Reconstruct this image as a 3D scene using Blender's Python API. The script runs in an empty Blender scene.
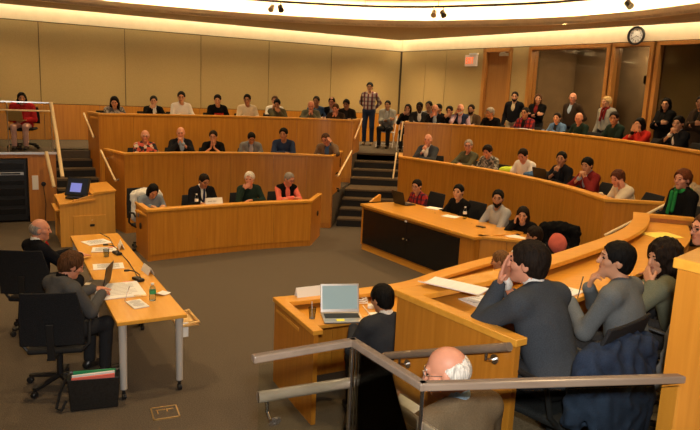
import bpy, math, random
import numpy as np
from mathutils import Vector, Matrix
random.seed(4)
rng = np.random.default_rng(4)
C = bpy.context.scene.collection
SC = bpy.context.scene
PI = math.pi
Z2, Z3 = 0.672, 1.344          # floor heights of the second and third tier
LEDGE = 0.835                  # top of a desk ledge above its own floor

# ------------------------------------------------------------------ materials
def new_mat(name, rough=0.5, base=(.5, .5, .5), metal=0.0, spec=0.5):
    m = bpy.data.materials.new(name); m.use_nodes = True
    b = m.node_tree.nodes['Principled BSDF']
    b.inputs['Base Color'].default_value = (*base, 1)
    b.inputs['Roughness'].default_value = rough
    b.inputs['Metallic'].default_value = metal
    b.inputs['Specular IOR Level'].default_value = spec
    return m, m.node_tree, b

def noise_mat(name, c1, c2, scale=(8, 8, 8), rough=0.6, nscale=1.0, detail=4, bump=0.0, metal=0.0, spec=0.4, lo=.35, hi=.65):
    m, t, b = new_mat(name, rough, c1, metal, spec)
    tc = t.nodes.new('ShaderNodeTexCoord'); mp = t.nodes.new('ShaderNodeMapping')
    mp.inputs['Scale'].default_value = scale
    n = t.nodes.new('ShaderNodeTexNoise'); n.inputs['Scale'].default_value = nscale; n.inputs['Detail'].default_value = detail
    r = t.nodes.new('ShaderNodeValToRGB')
    r.color_ramp.elements[0].position = lo; r.color_ramp.elements[1].position = hi
    r.color_ramp.elements[0].color = (*c1, 1); r.color_ramp.elements[1].color = (*c2, 1)
    L = t.links.new
    L(tc.outputs['Object'], mp.inputs['Vector']); L(mp.outputs['Vector'], n.inputs['Vector'])
    L(n.outputs['Fac'], r.inputs['Fac']); L(r.outputs['Color'], b.inputs['Base Color'])
    if bump:
        bp = t.nodes.new('ShaderNodeBump'); bp.inputs['Strength'].default_value = bump
        bp.inputs['Distance'].default_value = .01
        L(n.outputs['Fac'], bp.inputs['Height']); L(bp.outputs['Normal'], b.inputs['Normal'])
    return m

def plain(name, c, rough=0.6, metal=0.0, spec=0.4):
    m, t, b = new_mat(name, rough, c, metal, spec)
    # a faint break-up of the roughness so that no surface is perfectly uniform
    n = t.nodes.new('ShaderNodeTexNoise'); n.inputs['Scale'].default_value = 30
    mr = t.nodes.new('ShaderNodeMapRange')
    mr.inputs['To Min'].default_value = max(0, rough - .05); mr.inputs['To Max'].default_value = min(1, rough + .05)
    t.links.new(n.outputs['Fac'], mr.inputs['Value']); t.links.new(mr.outputs['Result'], b.inputs['Roughness'])
    return m

def cloth(name, c, var=.10, scale=160):
    c2 = tuple(min(1, x * (1 + var) + .004) for x in c); c1 = tuple(x * (1 - var) for x in c)
    return noise_mat(name, c1, c2, (scale,) * 3, .9, 1, 3, .15, spec=.06)

def plaid(name, ca, cb, cc, sc=9.0):
    m, t, b = new_mat(name, .85, ca, 0, .2)
    tc = t.nodes.new('ShaderNodeTexCoord'); L = t.links.new
    sep = t.nodes.new('ShaderNodeSeparateXYZ'); L(tc.outputs['Object'], sep.inputs[0])
    def band(out, ph):
        ma = t.nodes.new('ShaderNodeMath'); ma.operation = 'MULTIPLY_ADD'; ma.inputs[1].default_value = sc * 6.283; ma.inputs[2].default_value = ph
        si = t.nodes.new('ShaderNodeMath'); si.operation = 'SINE'
        g = t.nodes.new('ShaderNodeMath'); g.operation = 'GREATER_THAN'; g.inputs[1].default_value = .25
        L(out, ma.inputs[0]); L(ma.outputs[0], si.inputs[0]); L(si.outputs[0], g.inputs[0]); return g.outputs[0]
    m1 = t.nodes.new('ShaderNodeMixRGB'); m1.inputs[1].default_value = (*ca, 1); m1.inputs[2].default_value = (*cb, 1)
    m2 = t.nodes.new('ShaderNodeMixRGB'); m2.inputs[2].default_value = (*cc, 1)
    L(band(sep.outputs['X'], .3), m1.inputs[0]); L(m1.outputs[0], m2.inputs[1])
    h = t.nodes.new('ShaderNodeMath'); h.operation = 'MULTIPLY'; h.inputs[1].default_value = .6
    L(band(sep.outputs['Z'], 1.1), h.inputs[0]); L(h.outputs[0], m2.inputs[0]); L(m2.outputs[0], b.inputs['Base Color'])
    return m

def blotch(name, ca, cb, cc, sc=22):
    m, t, b = new_mat(name, .85, ca, 0, .2)
    tc = t.nodes.new('ShaderNodeTexCoord'); L = t.links.new
    v = t.nodes.new('ShaderNodeTexVoronoi'); v.inputs['Scale'].default_value = sc
    r = t.nodes.new('ShaderNodeValToRGB'); r.color_ramp.interpolation = 'CONSTANT'
    r.color_ramp.elements[0].color = (*ca, 1); r.color_ramp.elements[1].position = .38; r.color_ramp.elements[1].color = (*cb, 1)
    e = r.color_ramp.elements.new(.68); e.color = (*cc, 1)
    L(tc.outputs['Object'], v.inputs['Vector']); L(v.outputs['Color'], r.inputs['Fac']); L(r.outputs['Color'], b.inputs['Base Color'])
    return m

def stripes(name, ca, cb, sc=30, axis='X'):
    m, t, b = new_mat(name, .85, ca, 0, .2)
    tc = t.nodes.new('ShaderNodeTexCoord'); L = t.links.new
    w = t.nodes.new('ShaderNodeTexWave'); w.inputs['Scale'].default_value = sc; w.bands_direction = axis
    mx = t.nodes.new('ShaderNodeMixRGB'); mx.inputs[1].default_value = (*ca, 1); mx.inputs[2].default_value = (*cb, 1)
    L(tc.outputs['Object'], w.inputs['Vector']); L(w.outputs['Fac'], mx.inputs[0]); L(mx.outputs[0], b.inputs['Base Color'])
    return m

def emis(name, c, s):
    m, t, b = new_mat(name, .5, c)
    b.inputs['Emission Color'].default_value = (*c, 1); b.inputs['Emission Strength'].default_value = s
    return m

def glass(name, tint=(1, 1, 1), rough=0.0, clear=.92):
    m = bpy.data.materials.new(name); m.use_nodes = True; t = m.node_tree; t.nodes.clear()
    o = t.nodes.new('ShaderNodeOutputMaterial'); g = t.nodes.new('ShaderNodeBsdfGlossy'); tr = t.nodes.new('ShaderNodeBsdfTransparent')
    tr.inputs['Color'].default_value = (*[x * clear for x in tint], 1); g.inputs['Roughness'].default_value = rough
    f = t.nodes.new('ShaderNodeFresnel'); f.inputs['IOR'].default_value = 1.2
    mx = t.nodes.new('ShaderNodeMixShader'); L = t.links.new
    L(f.outputs[0], mx.inputs[0]); L(tr.outputs[0], mx.inputs[1]); L(g.outputs[0], mx.inputs[2]); L(mx.outputs[0], o.inputs['Surface'])
    return m

def wood(name, c1, c2, axis, rough=.38, spec=.45):
    s = {'Z': (26, 26, 1.3), 'X': (1.3, 26, 26), 'Y': (26, 1.3, 26)}[axis]
    return noise_mat(name, c1, c2, s, rough, 1, 5, 0, spec=spec, lo=.3, hi=.72)

M = {}
M['panel'] = wood('honey oak panel', (.46, .180, .016), (.585, .250, .027), 'Z')
M['panel_end'] = wood('oak end board', (.42, .155, .014), (.54, .215, .024), 'Z')
M['ledge'] = wood('oak ledge', (.64, .285, .032), (.74, .355, .046), 'X', .3, .5)
M['top'] = wood('oak worktop', (.64, .285, .034), (.73, .35, .048), 'X', .28, .5)
M['plinth'] = wood('oak plinth', (.34, .13, .03), (.42, .17, .04), 'X')
M['table'] = wood('light maple table', (.68, .32, .042), (.75, .38, .058), 'Y', .22, .5)
M['lect'] = wood('maple lectern', (.61, .29, .040), (.73, .37, .062), 'Z', .35)
M['frame'] = wood('oak frame', (.42, .18, .04), (.52, .235, .058), 'Z', .3)
M['door'] = wood('oak door', (.36, .165, .045), (.43, .20, .055), 'Z', .4)
M['rail'] = wood('pale rail wood', (.84, .64, .36), (.90, .72, .42), 'Z', .3)  # light wood, with the flash glint worked into its paler colour
M['darkrail'] = wood('brown rail wood', (.17, .125, .092), (.22, .165, .125), 'X', .28, .5)
M['carpet'] = noise_mat('brown carpet', (.082, .066, .049), (.130, .105, .080), (90, 90, 90), .95, 1, 5, .3, spec=.1)
M['stairc'] = noise_mat('stair carpet', (.10, .072, .045), (.15, .11, .07), (90, 90, 90), .95, 1, 5, .3, spec=.1)
M['riser'] = plain('dark riser', (.012, .011, .011), .8)
M['wall'] = noise_mat('tan wall fabric', (.425, .315, .140), (.46, .34, .155), (40, 40, 40), .9, 1, 4, .1, spec=.15)
M['seam'] = plain('wall joint', (.10, .07, .035), .8)
M['cream'] = noise_mat('cream plaster', (.78, .66, .46), (.82, .70, .50), (6, 6, 6), .8, spec=.2)
M['ceil'] = noise_mat('tan ceiling', (.62, .51, .36), (.65, .54, .38), (6, 6, 6), .85, spec=.2)
M['black'] = plain('black plastic', (.012, .012, .013), .45)
M['mesh'] = noise_mat('black mesh fabric', (.006, .006, .007), (.022, .022, .024), (220, 220, 220), .8, spec=.2)
M['leather'] = noise_mat('black leather', (.010, .010, .010), (.02, .02, .02), (60, 60, 60), .35, spec=.5)
M['smoke'] = plain('smoked dark door', (.006, .006, .007), .25, 0, .35)
M['gloss'] = plain('rack black', (.01, .01, .011), .3)
M['silver'] = plain('silver metal', (.62, .60, .57), .3, .9)
M['legm'] = plain('grey table leg', (.62, .60, .57), .38, .3)
M['steel'] = plain('steel', (.66, .64, .62), .25, 1.0)
M['brass'] = plain('brass', (.80, .58, .28), .3, .8)
M['white'] = plain('white plastic', (.80, .79, .76), .4)
M['paper'] = noise_mat('white paper', (.80, .79, .77), (.86, .85, .83), (4, 60, 60), .8)
M['ink'] = plain('grey ink', (.30, .30, .31), .9)
M['yellowpaper'] = plain('yellow paper', (.85, .70, .14), .8)
M['pink'] = plain('red folder edge', (.80, .16, .12), .7)
M['screen'] = emis('lit laptop screen', (.20, .29, .31), .35)
M['bluescreen'] = emis('lit blue screen', (.16, .20, .62), .55)
M['darkscreen'] = plain('dark screen', (.02, .03, .06), .2)
M['glass'] = glass('clear glass', (.97, 1, .985), 0, .95)
M['winglass'] = glass('window glass', (.8, .78, .72), 0, .75)
M['bottle'] = glass('bottle plastic', (.9, .95, 1), .05, .85)
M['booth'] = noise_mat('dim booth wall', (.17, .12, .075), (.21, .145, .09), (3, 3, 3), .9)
M['blind'] = noise_mat('tan blind', (.78, .58, .30), (.82, .62, .33), (3, 3, 60), .9)
M['exitred'] = emis('exit letters', (.95, .16, .03), .9)
M['signwhite'] = emis('exit face', (.75, .60, .45), .12)
M['green'] = plain('green label', (.03, .30, .12), .5)
M['yellow'] = plain('yellow note', (.90, .85, .10), .7)
M['lime'] = cloth('lime cloth', (.45, .60, .05))
M['cable'] = plain('black cable', (.01, .01, .01), .5)
M['eye'] = plain('eye', (.015, .012, .010), .25, 0, .5)
M['eyewhite'] = plain('eye white', (.65, .60, .55), .3)
SKIN = {'light': (.56, .28, .165), 'pink': (.60, .265, .165), 'tan': (.43, .205, .105), 'asian': (.54, .285, .16), 'dark': (.070, .030, .016), 'olive': (.40, .195, .105)}
for k_, c_ in SKIN.items():
    M['skin_' + k_] = noise_mat('skin ' + k_, tuple(x * .94 for x in c_), tuple(min(1, x * 1.05) for x in c_), (14, 14, 14), .5, spec=.35)
    M['lip_' + k_] = plain('lips ' + k_, (c_[0] * .75, c_[1] * .52, c_[2] * .55), .45)
HAIR = {'black': (.0055, .0048, .0045), 'dark': (.013, .008, .0055), 'brown': (.075, .033, .014), 'red': (.11, .032, .012), 'grey': (.27, .24, .21), 'white': (.62, .58, .52),
        'blonde': (.50, .34, .15), 'auburn': (.085, .028, .014), 'lightbrown': (.15, .075, .03)}
for k_, c_ in HAIR.items():
    M['hair_' + k_] = noise_mat('hair ' + k_, tuple(x * .6 for x in c_), tuple(min(1, x * 1.4) for x in c_), (60, 60, 9), .65, 2, 5, .6, spec=.10)

# ------------------------------------------------------------------ objects
def tag(o, label, cat, group=None):
    o['label'] = label; o['category'] = cat
    if group: o['group'] = group
    return o
def empty(name, loc=(0, 0, 0), rz=0.0):
    o = bpy.data.objects.new(name, None); C.objects.link(o); o.location = loc; o.rotation_euler = (0, 0, rz); o.empty_display_size = .1
    return o
def thing(name, label, cat, loc=(0, 0, 0), rz=0.0, group=None):
    return tag(empty(name, loc, rz), label, cat, group)

class MB:
    """collects shapes and links them as one mesh"""
    def __init__(s): s.v = []; s.f = []; s.m = []; s.mi = 0
    def add(s, vs, fs):
        o = len(s.v); s.v += [tuple(map(float, p)) for p in vs]; s.f += [tuple(i + o for i in f) for f in fs]; s.m += [s.mi] * len(fs); return s
    def box(s, c, d, R=None):
        x, y, z = d[0] / 2, d[1] / 2, d[2] / 2
        P = [Vector((a * x, b * y, e * z)) for e in (-1, 1) for b in (-1, 1) for a in (-1, 1)]
        if R is not None: P = [R @ p for p in P]
        return s.add([p + Vector(c) for p in P], [(0, 2, 3, 1), (4, 5, 7, 6), (0, 1, 5, 4), (2, 6, 7, 3), (0, 4, 6, 2), (1, 3, 7, 5)])
    def bar(s, a, b, w, h, up=(0, 0, 1)):
        a, b = Vector(a), Vector(b); d = (b - a); l = d.length; d.normalize()
        x = d.cross(Vector(up));
        if x.length < 1e-4: x = d.cross(Vector((0, 1, 0)))
        x.normalize(); z = x.cross(d)
        R = Matrix((x, d, z)).transposed()
        return s.box((a + b) / 2, (w, l, h), R)
    def prism(s, poly, z0, z1):
        n = len(poly)
        ar = sum(poly[i][0] * poly[(i + 1) % n][1] - poly[(i + 1) % n][0] * poly[i][1] for i in range(n))
        if ar < 0: poly = poly[::-1]
        vs = [(p[0], p[1], z0) for p in poly] + [(p[0], p[1], z1) for p in poly]
        fs = [tuple(range(n))[::-1], tuple(range(n, 2 * n))] + [(i, (i + 1) % n, n + (i + 1) % n, n + i) for i in range(n)]
        return s.add(vs, fs)
    def tube(s, pts, r, n=10, cap=True):
        pts = [Vector(p) for p in pts]; rs = r if isinstance(r, (list, tuple)) else [r] * len(pts)
        vs = []; up = None
        for i, p in enumerate(pts):
            d = (pts[min(i + 1, len(pts) - 1)] - pts[max(i - 1, 0)]).normalized()
            if up is None:
                up = d.orthogonal().normalized()
            x = (up - d * up.dot(d))
            x = x.normalized() if x.length > 1e-6 else d.orthogonal().normalized()
            up = x; y = d.cross(x)
            for k in range(n):
                a = 2 * PI * k / n; vs.append(p + (x * math.cos(a) + y * math.sin(a)) * rs[i])
        fs = [(i * n + k, i * n + (k + 1) % n, (i + 1) * n + (k + 1) % n, (i + 1) * n + k) for i in range(len(pts) - 1) for k in range(n)]
        if cap: fs += [tuple(range(n))[::-1], tuple(range((len(pts) - 1) * n, len(pts) * n))]
        return s.add(vs, fs)
    def lathe(s, c, prof, n=20, axis=None):
        c = Vector(c); R = Matrix.Identity(3) if axis is None else Vector((0, 0, 1)).rotation_difference(Vector(axis)).to_matrix()
        vs = []
        for r, z in prof:
            for k in range(n):
                a = 2 * PI * k / n; vs.append(c + R @ Vector((r * math.cos(a), r * math.sin(a), z)))
        m = len(prof)
        fs = [(i * n + k, i * n + (k + 1) % n, (i + 1) * n + (k + 1) % n, (i + 1) * n + k) for i in range(m - 1) for k in range(n)]
        fs += [tuple(range(n))[::-1], tuple(range((m - 1) * n, m * n))]
        return s.add(vs, fs)
    def strip(s, A, B, z0, z1):
        """closed solid between plan curves A and B from z0 to z1"""
        n = len(A); vs = []
        for a, b in zip(A, B): vs += [(a[0], a[1], z0), (b[0], b[1], z0), (b[0], b[1], z1), (a[0], a[1], z1)]
        fs = []
        for i in range(n - 1):
            p, q = 4 * i, 4 * i + 4
            fs += [(p + k, p + (k + 1) % 4, q + (k + 1) % 4, q + k) for k in range(4)]
        fs += [(3, 2, 1, 0), (4 * n - 4, 4 * n - 3, 4 * n - 2, 4 * n - 1)]
        return s.add(vs, fs)
    def build(s, name, mats, parent=None, bevel=0.0, smooth=False, structure=False):
        me = bpy.data.meshes.new(name); me.from_pydata(s.v, [], s.f)
        if not isinstance(mats, (list, tuple)): mats = [mats]
        for m in mats: me.materials.append(m)
        if any(s.m): me.polygons.foreach_set('material_index', s.m)
        import bmesh
        bm = bmesh.new(); bm.from_mesh(me); bmesh.ops.recalc_face_normals(bm, faces=bm.faces); bm.to_mesh(me); bm.free()
        o = bpy.data.objects.new(name, me); C.objects.link(o)
        if parent: o.parent = parent
        if bevel:
            b = o.modifiers.new('bevel', 'BEVEL'); b.width = bevel; b.segments = 2; b.limit_method = 'ANGLE'
        if smooth:
            me.polygons.foreach_set('use_smooth', [True] * len(me.polygons)); me.set_sharp_from_angle(angle=.7)
        if structure and parent is None: o['kind'] = 'structure'
        return o
def copy_tree(o, parent=None):
    c = o.copy(); C.objects.link(c)
    if parent: c.parent = parent
    for ch in list(o.children): copy_tree(ch, c)
    return c

# ------------------------------------------------------------------ signed-distance surfaces for bodies, hair and clothes
class Surf:
    def __init__(s): s.p = []
    def cap(s, a, b, ra, rb=None, k=.03, m=0, op=0): s.p.append(('c', np.array(a, float), np.array(b, float), ra, ra if rb is None else rb, k, m, op)); return s
    def ell(s, c, r, R=None, k=.02, m=0, op=0): s.p.append(('e', np.array(c, float), np.array(r, float), np.eye(3) if R is None else np.array(R), None, k, m, op)); return s
    def cut(s, c, n): s.p.append(('p', np.array(c, float), np.array(n, float), None, None, 0, 0, 1)); return s
    def bounds(s):
        lo, hi = [], []
        for q in s.p:
            if q[7] or q[0] == 'p': continue
            if q[0] == 'c':
                r = max(q[3], q[4]); lo.append(np.minimum(q[1], q[2]) - r); hi.append(np.maximum(q[1], q[2]) + r)
            else:
                e = np.sqrt(((q[3].T * q[2][None, :]) ** 2).sum(1)); lo.append(q[1] - e); hi.append(q[1] + e)
        return np.min(lo, 0), np.max(hi, 0)
    def mesh(s, fine, hf, hc, wob=0.0, wf=60.0):
        lo, hi = s.bounds(); lo = lo - 2.5 * hc; hi = hi + 2.5 * hc
        ax = []
        for d in range(3):
            iv = [(b[0][d], b[1][d]) for b in fine]; x = lo[d]; a = [x]
            while x < hi[d]:
                f = any(u - hc < x < v for u, v in iv); x += hf if f else hc; a.append(x)
            ax.append(np.array(a))
        X, Y, Z = ax; F = np.full((len(X), len(Y), len(Z)), 9.0, np.float32); L = np.zeros(F.shape, np.int8); Bst = np.full(F.shape, 9.0, np.float32)
        for q in s.p:
            kk = q[5] + 2.6 * hc
            if q[0] == 'p': sl = (slice(None),) * 3
            else:
                if q[0] == 'c': r = max(q[3], q[4]); a = np.minimum(q[1], q[2]) - r - kk; b = np.maximum(q[1], q[2]) + r + kk
                else:
                    e = np.sqrt(((q[3].T * q[2][None, :]) ** 2).sum(1)); a = q[1] - e - kk; b = q[1] + e + kk
                sl = tuple(slice(max(0, np.searchsorted(A, a[i]) - 1), np.searchsorted(A, b[i]) + 1) for i, A in enumerate(ax))
            x = X[sl[0]][:, None, None]; y = Y[sl[1]][None, :, None]; z = Z[sl[2]][None, None, :]
            if x.size == 0 or y.size == 0 or z.size == 0: continue
            if q[0] == 'c':
                ba = q[2] - q[1]; l2 = max(ba @ ba, 1e-9)
                px, py, pz = x - q[1][0], y - q[1][1], z - q[1][2]
                t = np.clip((px * ba[0] + py * ba[1] + pz * ba[2]) / l2, 0, 1)
                d = np.sqrt((px - ba[0] * t) ** 2 + (py - ba[1] * t) ** 2 + (pz - ba[2] * t) ** 2) - (q[3] + (q[4] - q[3]) * t)
            elif q[0] == 'e':
                px, py, pz = x - q[1][0], y - q[1][1], z - q[1][2]; R = q[3]; r = q[2]
                u = [R[i][0] * px + R[i][1] * py + R[i][2] * pz for i in range(3)]
                k0 = np.sqrt((u[0] / r[0]) ** 2 + (u[1] / r[1]) ** 2 + (u[2] / r[2]) ** 2)
                k1 = np.sqrt((u[0] / r[0] ** 2) ** 2 + (u[1] / r[1] ** 2) ** 2 + (u[2] / r[2] ** 2) ** 2) + 1e-6
                d = k0 * (k0 - 1) / k1
            else:
                d = (x - q[1][0]) * q[2][0] + (y - q[1][1]) * q[2][1] + (z - q[1][2]) * q[2][2]
            G = F[sl]
            if q[7] == 0:
                if q[5] > 0:
                    h = np.maximum(q[5] - np.abs(G - d), 0) / q[5]; F[sl] = np.minimum(G, d) - h * h * q[5] * .25
                else: F[sl] = np.minimum(G, d)
                bs = Bst[sl]; better = d < bs + (.004 if q[6] else 0)
                L[sl] = np.where(better, q[6], L[sl]); Bst[sl] = np.where(better, np.minimum(d, bs) if q[6] == 0 else d - .004, bs)
            elif q[7] == 1 and q[0] == 'p': F = np.maximum(F, d).astype(np.float32)
            else: F[sl] = np.maximum(G, -d)
        if wob:
            gx, gy, gz = X[:, None, None], Y[None, :, None], Z[None, None, :]
            F = F + wob * (np.sin(wf * gx + 2 * np.sin(31 * gz)) * np.sin(wf * gy + 1.3) + .6 * np.sin(1.7 * wf * gx + 9 * gz) * np.cos(1.9 * wf * gy)).astype(np.float32)
        F[0] = F[-1] = 9; F[:, 0] = F[:, -1] = 9; F[:, :, 0] = F[:, :, -1] = 9
        # surface nets
        S = F < 0
        n0, n1, n2 = F.shape
        cs = np.zeros((n0 - 1, n1 - 1, n2 - 1), np.uint8)
        for i in (0, 1):
            for j in (0, 1):
                for k in (0, 1): cs += S[i:n0 - 1 + i, j:n1 - 1 + j, k:n2 - 1 + k]
        act = (cs > 0) & (cs < 8); I, J, K = np.nonzero(act); nv = len(I)
        idx = np.full(act.shape, -1, np.int32); idx[I, J, K] = np.arange(nv)
        acc = np.zeros((nv, 3)); cnt = np.zeros(nv)
        co = [(i, j, k) for i in (0, 1) for j in (0, 1) for k in (0, 1)]
        for a in co:
            for d in range(3):
                if a[d]: continue
                b = list(a); b[d] = 1
                fa = F[I + a[0], J + a[1], K + a[2]]; fb = F[I + b[0], J + b[1], K + b[2]]
                mk = (fa < 0) != (fb < 0); t = np.where(mk, fa / np.where(mk, fa - fb, 1), 0)
                pa = np.stack([X[I + a[0]], Y[J + a[1]], Z[K + a[2]]], 1); pb = np.stack([X[I + b[0]], Y[J + b[1]], Z[K + b[2]]], 1)
                acc += np.where(mk[:, None], pa + (pb - pa) * t[:, None], 0); cnt += mk
        V = acc / np.maximum(cnt, 1)[:, None]; Q = []
        for d in range(3):
            sa = [slice(None)] * 3; sb = [slice(None)] * 3; sa[d] = slice(0, -1); sb[d] = slice(1, None)
            A, B = S[tuple(sa)], S[tuple(sb)]; e = A != B
            P = np.argwhere(e); o1, o2 = [q for q in range(3) if q != d]
            P = P[(P[:, o1] > 0) & (P[:, o2] > 0) & (P[:, o1] < F.shape[o1] - 1) & (P[:, o2] < F.shape[o2] - 1)]
            def gi(x1, x2):
                R = P.copy(); R[:, o1] -= x1; R[:, o2] -= x2; return idx[R[:, 0], R[:, 1], R[:, 2]]
            q = np.stack([gi(1, 1), gi(0, 1), gi(0, 0), gi(1, 0)], 1)
            fl = A[tuple(P.T)]
            if d == 1: fl = ~fl
            q = np.where(fl[:, None], q, q[:, ::-1]); Q.append(q)
        Q = np.concatenate(Q); Q = Q[(Q >= 0).all(1)]
        # which part of the figure each face belongs to: small features claim the faces whose centre lies in them
        ctr = V[Q].mean(1); lab = np.zeros(len(Q), np.int8)
        for q in s.p:
            if q[6] < 2 or q[7]: continue
            if q[0] == 'c':
                ba = q[2] - q[1]; pp = ctr - q[1]; t = np.clip(pp @ ba / max(ba @ ba, 1e-9), 0, 1)
                d = np.linalg.norm(pp - t[:, None] * ba, axis=1) - (q[3] + (q[4] - q[3]) * t)
            else:
                u = (ctr - q[1]) @ q[3].T; k0 = np.linalg.norm(u / q[2], axis=1); k1 = np.linalg.norm(u / q[2] ** 2, axis=1) + 1e-6; d = k0 * (k0 - 1) / k1
            lab[d < .0016] = q[6]
        return V, Q, lab

def link_quads(name, V, Q, mats, lab=None, parent=None, scale=1.0):
    me = bpy.data.meshes.new(name); V = np.asarray(V, np.float32) * scale
    me.vertices.add(len(V)); me.vertices.foreach_set('co', V.ravel())
    me.loops.add(4 * len(Q)); me.loops.foreach_set('vertex_index', Q.ravel().astype(np.int32))
    me.polygons.add(len(Q)); me.polygons.foreach_set('loop_start', np.arange(0, 4 * len(Q), 4, dtype=np.int32))
    me.polygons.foreach_set('loop_total', np.full(len(Q), 4, np.int32))
    for m in mats: me.materials.append(m)
    if lab is not None: me.polygons.foreach_set('material_index', lab.astype(np.int32))
    me.polygons.foreach_set('use_smooth', np.ones(len(Q), bool)); me.update(calc_edges=True); me.validate()
    o = bpy.data.objects.new(name, me); C.objects.link(o)
    if parent: o.parent = parent
    return o
# ------------------------------------------------------------------ people
def rx(a): c, s = math.cos(a), math.sin(a); return np.array([[1, 0, 0], [0, c, -s], [0, s, c]])
def ry(a): c, s = math.cos(a), math.sin(a); return np.array([[c, 0, s], [0, 1, 0], [-s, 0, c]])
def rzm(a): c, s = math.cos(a), math.sin(a); return np.array([[c, -s, 0], [s, c, 0], [0, 0, 1]])
def unit(v): v = np.array(v, float); return v / (np.linalg.norm(v) + 1e-9)
D = math.radians

def hand(S, W, h, n, right, curl, pen=False):
    h = unit(h); n = np.array(n, float); n = unit(n - h * (n @ h)); tv = np.cross(h, n) * (1 if right else -1)
    fl = (.95, 1.06, 1.0, .80)
    for i in range(4):
        o = tv * (1.5 - i)
        kn = W + h * (.088 - .005 * abs(i - 1.2)) + o * .0195
        S.cap(W + h * .012 + o * .010, kn, .0165, .0125, .006, 1)
        p = kn; ang = 0
        for j, l in enumerate((.040, .027, .021)):
            ang += curl * (.55, .75, .5)[j]
            q = p + (h * math.cos(ang) + n * math.sin(ang)) * l * fl[i]
            S.cap(p, q, .0098 - .001 * j, .0092 - .0012 * j, .003, 1); p = q
    a = W + h * .025 + tv * .022; b = a + unit(h * .55 + tv * .7 + n * .35) * .042; c = b + unit(h * .85 + tv * (.1 if not pen else -.4) + n * .5) * .033
    S.cap(a, b, .0145, .0115, .008, 1); S.cap(b, c, .011, .0085, .004, 1)

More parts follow.
